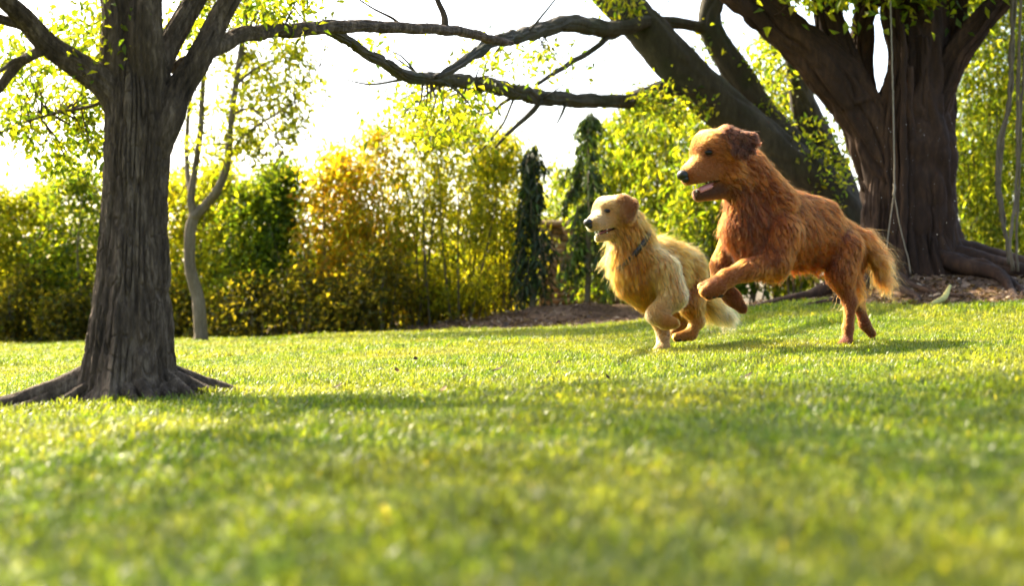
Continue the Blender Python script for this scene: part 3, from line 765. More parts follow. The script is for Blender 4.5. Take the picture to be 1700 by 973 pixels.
# drooping dark evergreens
def droop_tree(u, d, h, label, tints, seed, wid, sparse):
    x = (u - 850) / F * d; zg = float(ground_z(x, d))
    t = thing('drooping_evergreen', (x, d, zg), label, 'tree', 'drooping evergreens by the stone wall')
    rng = np.random.default_rng(seed)
    mb = MB(); mb.tube([(x, d, zg - .1), (x + .02, d, zg + h * .5), (x, d, zg + h)], [0.045, 0.03, 0.006], nseg=10, step=0.15)
    link('trunk', mb.mesh('trunk'), t, M['stem'])
    fm = MB(); cols = []
    for k in range(sparse):
        f = rng.uniform(0.12, 1.0); z = zg + h * f; a = rng.uniform(0, 6.28)
        L = wid * (1.12 - f * 0.7) * rng.uniform(.45, 1.25)
        b0 = np.array([x, d, z]); b1 = b0 + np.array([math.cos(a) * L * .6, math.sin(a) * L * .6, 0.03]); b2 = b0 + np.array([math.cos(a) * L, math.sin(a) * L, -0.34 * (1.2 - f) - .08])
        V, Q, T = tube([b0, b1, b2], [.008, .006, .003], nseg=4, step=.1); fm.add(V, Q, T, 1); cols.append(np.full((len(V), 3), .05))
        m_ = 40; tt = rng.uniform(0.15, 1, (m_, 1)); cen = (1 - tt) ** 2 * b0 + 2 * tt * (1 - tt) * b1 + tt ** 2 * b2 + rng.normal(size=(m_, 3)) * 0.02
        V, T = leaves(cols, cen, 0.14, rng, tints, droop=1.3, aspect=0.2); fm.add(V, None, T, 0)
    me = fm.mesh('foliage', sm=False); color_attr(me, 'tint', np.vstack(cols)); link('foliage', me, t, [M['needle'], M['stem']])
droop_tree(884, 18.4, 2.2, 'dark drooping evergreen left of the stone wall', DRK + DRK + GRN[:1], 61, .33, 55)
droop_tree(975, 18.2, 2.45, 'drooping evergreen right of the stone wall behind the golden dog head', DRK + GRN + GRN, 62, .44, 55)

# ------------------------------------------------------------------ stone wall
def build_wall():
    d = 20.6; xa = (898 - 850) / F * d; xb = (1190 - 850) / F * d
    z0 = float(ground_z((xa + xb) / 2, d)) - 0.15; z1 = CAMZ + (VH - 372) / F * d
    t = thing('stone_wall', ((xa + xb) / 2, d, z0), 'brown rubble stone wall behind the drooping evergreens', 'wall')
    core = plain('wall_mortar', (0.16, 0.11, 0.07), 0.95, 0.1, 0.3, 25)
    st = [plain('wall_stone', c, 0.9, 0.2, 0.35, 18) for c in ((0.22, 0.15, 0.095), (0.29, 0.21, 0.135), (0.16, 0.105, 0.065))]
    V, Q = box(((xa + xb) / 2, d + 0.15, (z0 + z1) / 2), ((xb - xa) / 2, 0.14, (z1 - z0) / 2 - 0.01)); mb = MB(); mb.add(V, Q); link('mortar_core', mb.mesh('mortar_core', False), t, core)
    V, Q = box((xa + 0.06, d + 0.03, (z0 + z1) / 2), (0.08, 0.06, (z1 - z0) / 2), 0.0); mb = MB(); mb.add(V, Q); link('end_post', mb.mesh('end_post', False), t, st[1])
    V, Q = box(((xa + xb) / 2, d + 0.13, z1 + 0.02), ((xb - xa) / 2 + .05, 0.22, 0.035)); mb = MB(); mb.add(V, Q); link('coping', mb.mesh('coping', False), t, st[1])
    protos = []
    for k in range(5):
        V, Q = box((0, 0, 0), (0.5, 0.5, 0.5), 0.22); mb = MB(); mb.add(V, Q); me = mb.mesh('stone', False); me.materials.append(st[k % 3]); protos.append(me)
    z = z0
    while z < z1 - 0.03:
        hh = RNG.uniform(0.07, 0.12); hh = min(hh, z1 - z); x = xa + 0.16
        while x < xb:
            ww = RNG.uniform(0.1, 0.24)
            o = bpy.data.objects.new('stone', protos[RNG.integers(0, 5)]); COL.objects.link(o); o.parent = t
            o.matrix_parent_inverse = Matrix.Translation(t.location).inverted()
            o.location = (x + ww / 2, d + 0.02, z + hh / 2); o.scale = (ww * .9, 0.09 * RNG.uniform(.7, 1.3), hh * .85)
            x += ww
        z += hh
build_wall()

# ------------------------------------------------------------------ rope swing, vines, litter
def build_rope():
    D = 12.3
    top = P(1478, -60, D); x, y, z = top
    t = thing('rope_swing', P(1482, 470, D), 'frayed pale rope hanging in front of the fig trunk, splitting low down', 'rope')
    mat = plain('weathered_rope', (0.22, 0.18, 0.13), 0.9, 0.1, 0.3, 120)
    for nm, path, r in (('rope', [(1476, -60), (1480, 60), (1483, 180), (1485, 300), (1484, 318)], .006),
                        ('knot', [(1484, 305), (1485, 312), (1484, 322), (1485, 328)], .011),
                        ('strand', [(1484, 318), (1480, 350), (1474, 395), (1470, 440), (1474, 462)], .0045),
                        ('strand', [(1484, 318), (1491, 360), (1500, 400), (1508, 430), (1512, 455)], .0045),
                        ('frayed_end', [(1474, 458), (1472, 470), (1476, 484)], .006)):
        mb = MB(); mb.tube([P(u, v, D) for u, v in path], [r] * len(path), nseg=8, step=0.04, wob=0.3, seed=len(path)); link(nm, mb.mesh(nm), t, mat)
build_rope()

def build_vine(pix, D, r, label, seed):
    p = [P(u, v, D) for u, v in pix]
    t = thing('hanging_vine', p[-1], label, 'vine', 'hanging vines at the right edge')
    rng = np.random.default_rng(seed)
    for k in range(3):
        off = rng.normal(size=3) * np.array([.035, .05, 0]); mb = MB()
        mb.tube([q + off * (1 + .6 * math.sin(i * 1.7 + k)) for i, q in enumerate(p)], [r * rng.uniform(.7, 1.1)] * len(p), nseg=8, step=0.08, wob=0.8, seed=seed + k)
        link('stem', mb.mesh('stem'), t, M['bark_pale'])
build_vine([(1684, -40), (1680, 80), (1676, 170), (1664, 230), (1658, 300), (1664, 350), (1672, 400), (1678, 440)], 12.6, .017, 'twisted grey vine hanging by the right edge, left of the pair', 71)
build_vine([(1704, -40), (1700, 100), (1694, 220), (1690, 330), (1686, 400), (1690, 450)], 12.4, .013, 'twisted grey vine hanging at the very right edge', 72)

def flat_leaf(u, v, L, W, label, col, lift, ang, name='fallen_leaf', cat='leaf', group='dead leaves lying on the lawn'):
    d = 629.0 / max(8, (v + 0.045 * (u - 850) - VH)); x = (u - 850) / F * d
    n = 7; V = []
    for i in range(n):
        s = i / (n - 1); wv = W * math.sin(math.pi * min(.97, .08 + .9 * s)) ** .8
        for q in (-1, 0, 1): V.append([L * (s - .5), q * wv * .5, lift * (s * 1.4) ** 2 + abs(q) * W * .12])
    V = np.array(V); ca, sa = math.cos(ang), math.sin(ang)
    V[:, :2] = V[:, :2] @ np.array([[ca, sa], [-sa, ca]]); 
    Q = np.array([[i * 3 + j, i * 3 + j + 1, i * 3 + j + 4, i * 3 + j + 3] for i in range(n - 1) for j in (0, 1)])
    mb = MB(); mb.add(V, Q); me = mb.mesh('fallen_leaf')
    o = link(name, me, None, col, loc=(x, d, float(ground_z(x, d)) + 0.03)); tag(o, label, cat, group); return o
dead = plain('dead_leaf', (0.04, 0.022, 0.012), 0.8, 0.1, 0.4, 60); palel = plain('pale_dead_leaf', (0.45, 0.36, 0.22), 0.7, 0.3, 0.3, 60)
flat_leaf(826, 632, .042, .036, 'curled dark dead leaf standing up in the middle of the lawn', dead, .008, .3)
flat_leaf(1182, 566, .06, .02, 'dark dead leaf right of the golden dog paws', dead, .015, .1)
flat_leaf(656, 553, .10, .06, 'pale dry leaf on the lawn edge below the shrubs', palel, .04, 1.0)
brown = plain('brown_leaf', (0.16, 0.085, 0.03), 0.7, 0.2, 0.4, 60)
for u_, v_, a_ in ((845, 598, .4), (926, 614, 1.2), (770, 641, .2), (659, 634, 2.0), (1356, 584, .1), (735, 668, 1.0), (1010, 640, 2.4), (560, 655, .7), (900, 668, .1), (690, 612, 1.7), (1240, 640, .5), (1130, 622, 2.8)):
    flat_leaf(u_, v_, .032 + .012 * math.sin(u_), .02, 'small brown leaf scrap lying flat in the mid-lawn grass', brown if u_ % 2 else dead, .008, a_, group='leaf scraps scattered on the mid-lawn')
mb = MB(); a_ = np.array([3.35, 11.3]); b_ = np.array([3.62, 11.75])
mb.tube([[a_[0], a_[1], float(ground_z(*a_)) + .03], [3.5, 11.5, float(ground_z(3.5, 11.5)) + .07], [b_[0], b_[1], float(ground_z(*b_)) + .13]], [.02, .024, .012], nseg=10, step=.05, wob=.3)
o = link('fallen_stick', mb.mesh('fallen_stick'), None, plain('yellow_wood', (0.42, 0.36, 0.10), .7, .3, .25, 20)); tag(o, 'yellow-green broken stick lying before the fig roots', 'stick')

# mulch chips and stones on the bank (uncountable litter)
def build_litter():
    rng = np.random.default_rng(77); n = 9000
    x = rng.uniform(-3, 6.5, n); y = lawn_edge(x) + np.abs(rng.normal(0.3, 1.1, n)); z = ground_z(x, y)
    s = rng.uniform(.012, .05, (n, 1)); cen = np.column_stack([x, y, z + .008])
    a = rng.uniform(0, 6.28, n); d_ = np.column_stack([np.cos(a), np.sin(a), rng.normal(0, .3, n)]); e_ = np.column_stack([-np.sin(a), np.cos(a), rng.normal(0, .3, n)])
    V = np.stack([cen - d_ * s, cen + e_ * s * .4 + [0, 0, .012], cen + d_ * s, cen - e_ * s * .4 + [0, 0, .006]], 1).reshape(-1, 3)
    Q = np.arange(n * 4).reshape(-1, 4); me = mesh_from('mulch_litter', V, [Q])
    pal = np.array([(0.10, .055, .03), (.2, .13, .08), (.34, .25, .16), (.055, .035, .02), (.16, .09, .04)])
    color_attr(me, 'tint', np.repeat(pal[rng.integers(0, 5, n)], 4, 0))
    tag(link('mulch_litter', me, None, M['needle']), 'brown mulch chips and dead leaves on the soil bank', 'mulch', kind='stuff')
build_litter()

# ------------------------------------------------------------------ dogs
def surface_nets(Fv, org, h):
    nx, ny, nz = Fv.shape
    ins = Fv < 0
    c = [ins[a:nx - 1 + a, b:ny - 1 + b, e:nz - 1 + e] for a in (0, 1) for b in (0, 1) for e in (0, 1)]
    cnt = sum(k.astype(np.int8) for k in c)
    act = (cnt > 0) & (cnt < 8)
    idx = np.full(act.shape, -1, np.int64); cells = np.argwhere(act); idx[act] = np.arange(len(cells))
    acc = np.zeros((len(cells), 3)); num = np.zeros(len(cells))
    off = [(a, b, e) for a in (0, 1) for b in (0, 1) for e in (0, 1)]
    for A in off:
        for ax in range(3):
            if A[ax] == 1: continue
            B = list(A); B[ax] = 1
            fa = Fv[cells[:, 0] + A[0], cells[:, 1] + A[1], cells[:, 2] + A[2]]; fb = Fv[cells[:, 0] + B[0], cells[:, 1] + B[1], cells[:, 2] + B[2]]
            m_ = (fa < 0) != (fb < 0); t = np.where(m_, fa / np.where(m_, fa - fb, 1), 0)
            p = np.array(A, float)[None].repeat(len(cells), 0); p[:, ax] += t
            acc += p * m_[:, None]; num += m_
    V = org + (cells + acc / num[:, None]) * h
    faces = []
    for ax in range(3):
        sl0 = [slice(None)] * 3; sl1 = [slice(None)] * 3; sl0[ax] = slice(0, -1); sl1[ax] = slice(1, None)
        a_, b_ = ins[tuple(sl0)], ins[tuple(sl1)]
        e = np.argwhere(a_ != b_); u1, u2 = [(1, 2), (2, 0), (0, 1)][ax]
        e = e[(e[:, u1] > 0) & (e[:, u2] > 0) & (e[:, u1] < Fv.shape[u1] - 1) & (e[:, u2] < Fv.shape[u2] - 1)]
        def g(du, dv):
            q = e.copy(); q[:, u1] += du; q[:, u2] += dv; return idx[q[:, 0], q[:, 1], q[:, 2]]
        f = np.stack([g(-1, -1), g(0, -1), g(0, 0), g(-1, 0)], 1)
        flip = ~a_[tuple(e.T)] if False else ~a_[e[:, 0], e[:, 1], e[:, 2]]
        f[flip] = f[flip][:, ::-1]; faces.append(f)
    return V, np.vstack(faces)


class Dog:
    """body grown from tapered bones blended into one surface; bones given as photo position, depth offset and radius"""
    def __init__(s, D, k): s.D = D; s.k = k; s.pr = []; s.cuts = []; s.spots = []; s.g = s.D / F
    def pt(s, u, v, dy): return P(u, v, s.D + dy)
    def bone(s, a, b_, ln, col, flow=None, lift=0.3, sq=None, dens=1.0, grav=0.3):
        A = s.pt(*a[:3]); B = s.pt(*b_[:3]); ra = a[3] * s.g; rb = b_[3] * s.g
        fl = unit(B - A) if flow is None else unit(np.array(flow, float))
        s.pr.append(dict(A=A, B=B, ra=ra, rb=rb, ln=ln, col=np.array(col, float), flow=fl, lift=lift, sq=sq, dens=dens, grav=grav))
    def cut(s, a, b_, sq):
        s.cuts.append(dict(A=s.pt(*a[:3]), B=s.pt(*b_[:3]), ra=a[3] * s.g, rb=b_[3] * s.g, sq=sq))
    def cutd(s, p):
        return np.min([s.dist(p, q) for q in s.cuts], 0) if s.cuts else np.full(p.shape[:-1], 9.0)
    def dist(s, p, q):
        A = q['A']; ab = q['B'] - A; L2 = max(ab.dot(ab), 1e-9)
        pa = p - A
        if q['sq'] is not None:
            ax, f = q['sq']; pr = pa @ ax; ab2 = ab - ax * ab.dot(ax)
            pa = pa + (pr * (1 / f - 1))[..., None] * ax
            abx = ab + (ab.dot(ax)) * (1 / f - 1) * ax; L2 = max(abx.dot(abx), 1e-9)
            t = np.clip((pa @ abx) / L2, 0, 1)
            return (np.linalg.norm(pa - t[..., None] * abx, axis=-1) - (q['ra'] + (q['rb'] - q['ra']) * t)) * max(f, 0.55)
        t = np.clip((pa @ ab) / L2, 0, 1)
        return np.linalg.norm(pa - t[..., None] * ab, axis=-1) - (q['ra'] + (q['rb'] - q['ra']) * t)
    def sdf(s, p):
        acc = np.zeros(p.shape[:-1])
        for q in s.pr: acc += np.exp(-np.clip(s.dist(p, q) / s.k, -40, 40))
        return np.maximum(-s.k * np.log(np.maximum(acc, 1e-17)), -s.cutd(p))
    def build(s, h=0.008):
        lo = np.min([np.minimum(q['A'] - q['ra'], q['B'] - q['rb']) for q in s.pr], 0) - 0.05
        hi = np.max([np.maximum(q['A'] + q['ra'], q['B'] + q['rb']) for q in s.pr], 0) + 0.05
        n = np.ceil((hi - lo) / h).astype(int) + 1
        acc = np.zeros(n)
        ax = [lo[i] + np.arange(n[i]) * h for i in range(3)]
        for q in s.pr:
            R = max(q['ra'], q['rb']); l = np.minimum(q['A'], q['B']) - R - 7 * s.k; u = np.maximum(q['A'], q['B']) + R + 7 * s.k
            i0 = np.maximum(((l - lo) / h).astype(int), 0); i1 = np.minimum(((u - lo) / h).astype(int) + 2, n)
            g = np.stack(np.meshgrid(*[ax[i][i0[i]:i1[i]] for i in range(3)], indexing='ij'), -1)
            acc[i0[0]:i1[0], i0[1]:i1[1], i0[2]:i1[2]] += np.exp(-np.clip(s.dist(g, q) / s.k, -40, 40))
        Fv = -s.k * np.log(np.maximum(acc, 1e-12))
        for q in s.cuts:
            R = max(q['ra'], q['rb']) * max(1, q['sq'][1]) + .02; l = np.minimum(q['A'], q['B']) - R; u = np.maximum(q['A'], q['B']) + R
            i0 = np.maximum(((l - lo) / h).astype(int), 0); i1 = np.minimum(((u - lo) / h).astype(int) + 2, n)
            g = np.stack(np.meshgrid(*[ax[i][i0[i]:i1[i]] for i in range(3)], indexing='ij'), -1)
            sl = tuple(slice(i0[i], i1[i]) for i in range(3))
            Fv[sl] = np.maximum(Fv[sl], -s.dist(g, q))
        V, Q = surface_nets(Fv, lo, h)
        s.V, s.Q = V, Q
        return V, Q
    def hit(s, u, v):
        """first body surface point on the line of sight of a photo pixel"""
        o = np.array([0, 0, CAMZ]); d = unit(P(u, v, 1.0) - o)
        t = (s.D - 0.9)
        for _ in range(200):
            p = o + d * t; f = float(s.sdf(p[None])[0])
            if f < 0.0008: break
            t += f * 0.6
            if t > s.D + 1.2: return None
        e = 1e-3; n = np.array([s.sdf((p + np.eye(3)[i] * e)[None])[0] - s.sdf((p - np.eye(3)[i] * e)[None])[0] for i in range(3)])
        return p, unit(n)
    def props(s, p):
        W = np.stack([np.exp(-np.clip(s.dist(p, q), -0.06, 1) / 0.012) for q in s.pr], -1); W /= W.sum(-1, keepdims=True)
        g = lambda k: W @ np.array([q[k] for q in s.pr])
        col = g('col'); de = g('dens'); ln = g('ln')
        for c, R, cc, ff in s.spots:          # markings: dark eye rims, painted socket shade, paler brow, bare lips
            wq = sstep(1.4 - np.linalg.norm(p - c, axis=-1) / R)[..., None]
            col = col * (1 - wq) + np.array(cc) * wq; de = de * (1 - (1 - ff) * wq[..., 0])
        cd = s.cutd(p); wq = sstep((0.0095 - cd) / 0.005)[..., None]
        col = col * (1 - wq) + np.array((0.02, 0.010, 0.010)) * wq; de = de * (1 - wq[..., 0])
        return ln, col, g('flow'), g('lift'), de, g('grav')

    def fur(s, n, seed, mat, root, wave=0.0, nclump=2600, clump=0.6, radius=0.0007, patch=None):
        rng = np.random.default_rng(seed); K = 8
        V, Q = s.V, s.Q
        T = np.vstack([Q[:, [0, 1, 2]], Q[:, [0, 2, 3]]])
        a, b_, c = V[T[:, 0]], V[T[:, 1]], V[T[:, 2]]
        cr = np.cross(b_ - a, c - a); ar = np.linalg.norm(cr, axis=1)
        cen = (a + b_ + c) / 3
        dens = s.props(cen)[4]
        pw = ar * dens; pw /= pw.sum()
        f = rng.choice(len(T), n, p=pw); r1 = np.sqrt(rng.uniform(size=(n, 1))); r2 = rng.uniform(size=(n, 1))
        p = a[f] * (1 - r1) + b_[f] * r1 * (1 - r2) + c[f] * r1 * r2
        vn = np.zeros_like(V)
        for q in range(3): np.add.at(vn, T[:, q], cr)
        vn = unit(vn); nr = unit(vn[T[f, 0]] * (1 - r1) + vn[T[f, 1]] * r1 * (1 - r2) + vn[T[f, 2]] * r1 * r2)
        ln, col, flow, lift, _, grav = s.props(p)
        if patch is not None: col = patch(p, col)
        ln = np.maximum(ln * (1.0 + .35 * np.clip((ln - .02) / .02, 0, 1)), 0.009) * rng.uniform(0.65, 1.25, n) * (1 + 0.25 * vnoise(p[:, 0] * 22, p[:, 1] * 22, p[:, 2] * 22))
        fly = rng.uniform(size=n) < 0.10; ln = np.where(fly & (ln > .02), ln * 1.5, ln)
        flow = unit(flow + 0.25 * np.stack([vnoise(p[:, 0] * 14 + 31 * i, p[:, 1] * 14, p[:, 2] * 14) for i in range(3)], -1) + rng.normal(size=(n, 3)) * 0.10)
        tg = unit(flow - nr * np.sum(flow * nr, 1, keepdims=True))
        lift = ((lift * 0.85 + 0.16 * np.clip(1.6 - ln / .012, 0, 1)) * rng.uniform(0.6, 1.4, n))[:, None]
        lift = np.where(fly[:, None], lift * 1.6, lift)
        d = unit(tg * (1 - lift) + nr * lift)
        side = unit(np.cross(nr, tg))
        pos = np.zeros((n, K, 3)); pos[:, 0] = p - nr * 0.001
        ph = vnoise(p[:, 0] * 18, p[:, 1] * 18, p[:, 2] * 18) * 4
        for k in range(1, K):
            t = k / (K - 1)
            dd = unit(d + np.array([0, 0, -1.0]) * (grav * t)[:, None] + side * (wave * np.sin(t * 10 + ph))[:, None] + nr * (-0.25 * t * np.clip((ln - .015) / .03, 0, 1))[:, None])
            pos[:, k] = pos[:, k - 1] + dd * (ln / (K - 1))[:, None]
        # clumping towards the nearest guide strand
        gi = rng.choice(np.flatnonzero(~fly), nclump, replace=False); gp = p[gi]
        kd = KDTree(len(gi))
        for i, q in enumerate(gp): kd.insert(q, i)
        kd.balance(); near = np.fromiter((kd.find(q)[1] for q in p), int, n)
        G_ = pos[gi][near]
        cw = (clump * np.clip((ln - 0.012) / 0.02, 0.06, 1) * rng.choice([.1, .75, .9, 1.0], n))[:, None, None] * (np.linspace(0, 1, K) ** 0.8)[None, :, None]
        pos = pos * (1 - cw) + G_ * cw
        col = col * (1 + rng.uniform(-.7, .7, len(gi))[near] * np.clip((ln - .012) / .02, .12, 1))[:, None] * rng.uniform(0.8, 1.2, (n, 1)) * (1 + 0.22 * vnoise(p[:, 0] * 30, p[:, 1] * 30, p[:, 2] * 30))[:, None]
        hc = bpy.data.hair_curves.new('fur'); hc.add_curves([K] * n)
        hc.attributes['position'].data.foreach_set('vector', pos.astype(np.float32).ravel())
        ra = hc.attributes.get('radius') or hc.attributes.new('radius', 'FLOAT', 'POINT')
        rr = np.linspace(1, 0, K)[None] ** 0.7 * 0.9 + 0.1
        ra.data.foreach_set('value', (radius * rr * rng.uniform(.7, 1.2, (n, 1))).astype(np.float32).ravel())
        ta = hc.attributes.new('tint', 'FLOAT_COLOR', 'CURVE')
        ta.data.foreach_set('color', np.column_stack([np.clip(col, 0, .95), np.ones(n)]).astype(np.float32).ravel())
        return link('fur', hc, root, mat)


def fur_mat(name):
    m, nt, out = nodemat(name)
    at = N(nt, 'ShaderNodeAttribute', attribute_name='tint')
    h = N(nt, 'ShaderNodeBsdfHairPrincipled'); h.parametrization = 'COLOR'
    nt.links.new(at.outputs[0], h.inputs['Color'])
    h.inputs['Roughness'].default_value = 0.42; h.inputs['Radial Roughness'].default_value = 0.6; h.inputs['IOR'].default_value = 1.36
    nt.links.new(h.outputs[0], out.inputs[0]); return m


def skin_mat(name):
    m, nt, out = nodemat(name)
    at = N(nt, 'ShaderNodeAttribute', attribute_name='tint')
    pr = N(nt, 'ShaderNodeBsdfPrincipled', i_Roughness=0.75); nt.links.new(at.outputs[0], pr.inputs['Base Color'])
    pr.inputs['Specular IOR Level'].default_value = 0.2
    nt.links.new(pr.outputs[0], out.inputs[0]); return m


M['fur'] = fur_mat('dog_fur'); M['skin'] = skin_mat('dog_skin')
M['black'] = plain('wet_black_nose', (0.010, 0.008, 0.0045), 0.42, 0.4, 0.3, 200, 0.0)
M['eye'] = plain('dark_eye', (0.008, 0.004, 0.003), 0.15, 0.25, 0.1, 50, 0.0)
M['lip'] = plain('dark_lip', (0.022, 0.014, 0.013), 0.4, 0.5, 0.3, 150)
M['tongue'] = plain('pink_tongue', (0.48, 0.17, 0.15), 0.35, 0.5, 0.15, 90)
M['mouth'] = plain('mouth_inside', (0.09, 0.025, 0.02), 0.5, 0.4, 0.3, 90)
M['tooth'] = plain('ivory_tooth', (0.75, 0.70, 0.6), 0.3, 0.5, 0.05, 90)
M['collar'] = plain('black_collar', (0.012, 0.012, 0.018), 0.5, 0.4, 0.2, 150)
M['pad'] = plain('paw_pad', (0.02, 0.014, 0.012), 0.7, 0.3, 0.3, 90)


def blob(c, axes, R=None, nu=16, nv=10):
    """ellipsoid vertices and quads; axes: three radii; R: 3x3 columns"""
    th = np.linspace(0, 2 * np.pi, nu, endpoint=False); ph = np.linspace(0.0, np.pi, nv)
    TH, PH = np.meshgrid(th, ph)
    V = np.stack([np.sin(PH) * np.cos(TH), np.sin(PH) * np.sin(TH), np.cos(PH)], -1).reshape(-1, 3) * np.array(axes)
    if R is not None: V = V @ np.asarray(R).T
    i = np.arange(nv - 1)[:, None] * nu; j = np.arange(nu)[None]; jn = (j + 1) % nu
    Q = np.stack([i + j, i + nu + j, i + nu + jn, i + jn], -1).reshape(-1, 4)
    return V + np.asarray(c), Q


def frame(n, up=(0, 0, 1)):
    n = unit(np.asarray(n, float)); x = unit(np.cross(np.asarray(up, float), n)); y = np.cross(n, x)
    return np.column_stack([x, y, n])


def finish_dog(dog, name, label, seed, nfur, wave, patch=None, clump=.6, nclump=2600, radius=.0007):
    V, Q = dog.build(0.0075)
    me = mesh_from(name, V, [Q]); smooth(me)
    col = dog.props(V)[1]
    if patch is not None: col = patch(V, col)
    color_attr(me, 'tint', np.clip(col * 0.42, 0, 1))  # shade of the gaps between locks put into the skin colour
    o = bpy.data.objects.new(name, me); COL.objects.link(o); me.materials.append(M['skin'])
    tag(o, label, 'dog')
    dog.fur(nfur, seed, M['fur'], o, wave, nclump, clump, radius, patch)
    print(name, 'verts', len(V))
    return o


def dog_part(root, nm, V, Q, mat, T=None, label=None):
    mb = MB(); mb.add(V, Q, T); o = link(nm, mb.mesh(nm), root, mat)
    if label: o['label'] = label
    return o


def face_parts(dog, root, eye, eye_r, nose, nose_r, tongue, teeth_up, teeth_low, brow=None):
    s = dog.g
    for (u, v) in eye:
        h = dog.hit(u, v)
        if h is None: continue
        p, n = h
        Rm = frame(n)
        V, Q = blob(p - n * eye_r * s * 0.22, np.array([1.45, .9, .7]) * eye_r * s, Rm); dog_part(root, 'eye', V, Q, M['eye'])
    (u, v, dy) = nose; c = dog.pt(u, v, dy)
    mb = MB(); V, Q = blob(c, np.array([1.0, 1.15, .85]) * nose_r * s); mb.add(V, Q)
    V, Q = blob(c + np.array([.35, -.2, -.6]) * nose_r * s, np.array([.6, .8, .6]) * nose_r * s); mb.add(V, Q)
    link('nose', mb.mesh('nose'), root, M['black'])
    Vt, Qt, Tt = tube([dog.pt(*q[:3]) for q in tongue], [q[3] * s for q in tongue], nseg=12, step=.006); dog_part(root, 'tongue', Vt, Qt, M['tongue'], Tt)
    for u, v, dy, L, sg in teeth_up + teeth_low:
        a = dog.pt(u, v, dy); Vt, Qt, Tt = tube([a, a + np.array([0, 0, sg * L * s * .6]), a + np.array([0, 0, sg * L * s])], [1.3 * s, 1.0 * s, .2 * s], nseg=6); dog_part(root, 'tooth', Vt, Qt, M['tooth'], Tt)


# ---- red dog
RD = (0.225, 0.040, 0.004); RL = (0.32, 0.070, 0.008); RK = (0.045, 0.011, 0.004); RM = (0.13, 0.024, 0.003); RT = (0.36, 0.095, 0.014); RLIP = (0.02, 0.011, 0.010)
LATR = unit(np.array([0.36, -0.93, 0.0]))
r = Dog(6.85, 0.010)
sqb = (LATR, 0.72)
r.bone((1258, 374, -.10, 52), (1305, 380, -.03, 56), .040, RM, flow=(.5, .1, -.8), lift=.24, sq=sqb, grav=.3)
r.bone((1305, 380, -.03, 56), (1362, 388, .08, 44), .045, RD, flow=(.8, .2, -.6), lift=.22, sq=sqb)
r.bone((1362, 388, .08, 44), (1404, 402, .17, 34), .042, RD, flow=(.8, .2, -.6), lift=.22, sq=sqb)
r.bone((1310, 354, -.02, 38), (1362, 364, .07, 35), .038, RD, flow=(1, .2, -.35), lift=.2, sq=sqb)       # topline
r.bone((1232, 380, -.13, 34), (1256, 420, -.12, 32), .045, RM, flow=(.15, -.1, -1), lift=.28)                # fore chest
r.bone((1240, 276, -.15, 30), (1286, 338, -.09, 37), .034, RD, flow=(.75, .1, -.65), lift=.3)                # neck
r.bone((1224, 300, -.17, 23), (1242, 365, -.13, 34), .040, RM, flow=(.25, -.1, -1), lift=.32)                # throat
# head
RF = (0.34, 0.078, 0.010)
r.bone((1204, 250, -.20, 33), (1184, 248, -.21, 31), .025, RL, flow=(1, .2, .15), lift=.32, dens=1.5)
r.bone((1170, 240, -.20, 20), (1166, 254, -.215, 19), .009, RF, flow=(.9, .2, .5), lift=.25, dens=1.9)       # forehead
r.bone((1181, 243, -.265, 9), (1172, 244, -.265, 8), .009, RF, flow=(.9, .2, .4), lift=.25, dens=1.9)        # brow ridge
r.bone((1168, 272, -.235, 21), (1147, 288, -.275, 17), .007, RF, flow=(.9, .2, .2), lift=.2, dens=2.0)
r.bone((1180, 284, -.235, 21), (1149, 295, -.275, 15), .008, RL, flow=(.8, .1, -.5), lift=.2, dens=2.0)
r.bone((1162, 300, -.285, 8), (1182, 293, -.265, 8), .008, RL, flow=(.8, .1, -.5), lift=.2, dens=2.0)        # flews
r.bone((1204, 308, -.20, 14), (1159, 322, -.26, 9), .008, (0.03, .013, .010), flow=(.9, .1, -.4), lift=.2, dens=1.2)
r.bone((1200, 320, -.20, 9), (1160, 327, -.25, 5), .012, RL, flow=(.9, .1, -.5), lift=.25, dens=1.6)         # chin fur
r.bone((1212, 284, -.20, 28), (1224, 298, -.17, 25), .031, RL, flow=(.8, .1, -.55), lift=.36)                 # cheek
for q_ in ((1253, 226), (1255, 236), (1249, 248), (1238, 257), (1227, 254)):                                # near ear flap, blown back
    r.bone((1207, 223, -.25, 9), (q_[0] - 4, q_[1], -.31, 6), .028, (0.055, .014, .005), flow=(q_[0] - 1207, 0, -(q_[1] - 222) - 8), lift=.22, dens=1.5)
r.bone((1180, 226, -.12, 9), (1168, 222, -.10, 6), .022, RM, flow=(-.6, 0, .5), lift=.35)                    # far ear
r.cut((1193, 298, -.225, 2.2), (1138, 315, -.30, 6.8), (LATR, 4.0))
# near foreleg, lifted forward
r.bone((1298, 388, -.15, 34), (1288, 430, -.18, 25), .035, RD, flow=(.3, 0, -1), lift=.25)
r.bone((1288, 436, -.18, 22), (1240, 448, -.26, 16), .026, RL, flow=(-.2, 0, -1), lift=.25)
r.bone((1240, 448, -.26, 16), (1206, 462, -.30, 12.5), .019, RL, lift=.2, dens=1.5)
r.bone((1206, 462, -.30, 13.5), (1186, 476, -.32, 11), .009, RL, lift=.2, dens=1.7)
r.bone((1190, 474, -.345, 9.5), (1169, 484, -.36, 7.5), .007, RL, lift=.15, dens=1.8)
r.bone((1194, 481, -.325, 9), (1177, 491, -.335, 7), .007, RD, lift=.15, dens=1.8)
r.bone((1188, 470, -.29, 9), (1166, 476, -.31, 7), .007, RL, lift=.15, dens=1.8)
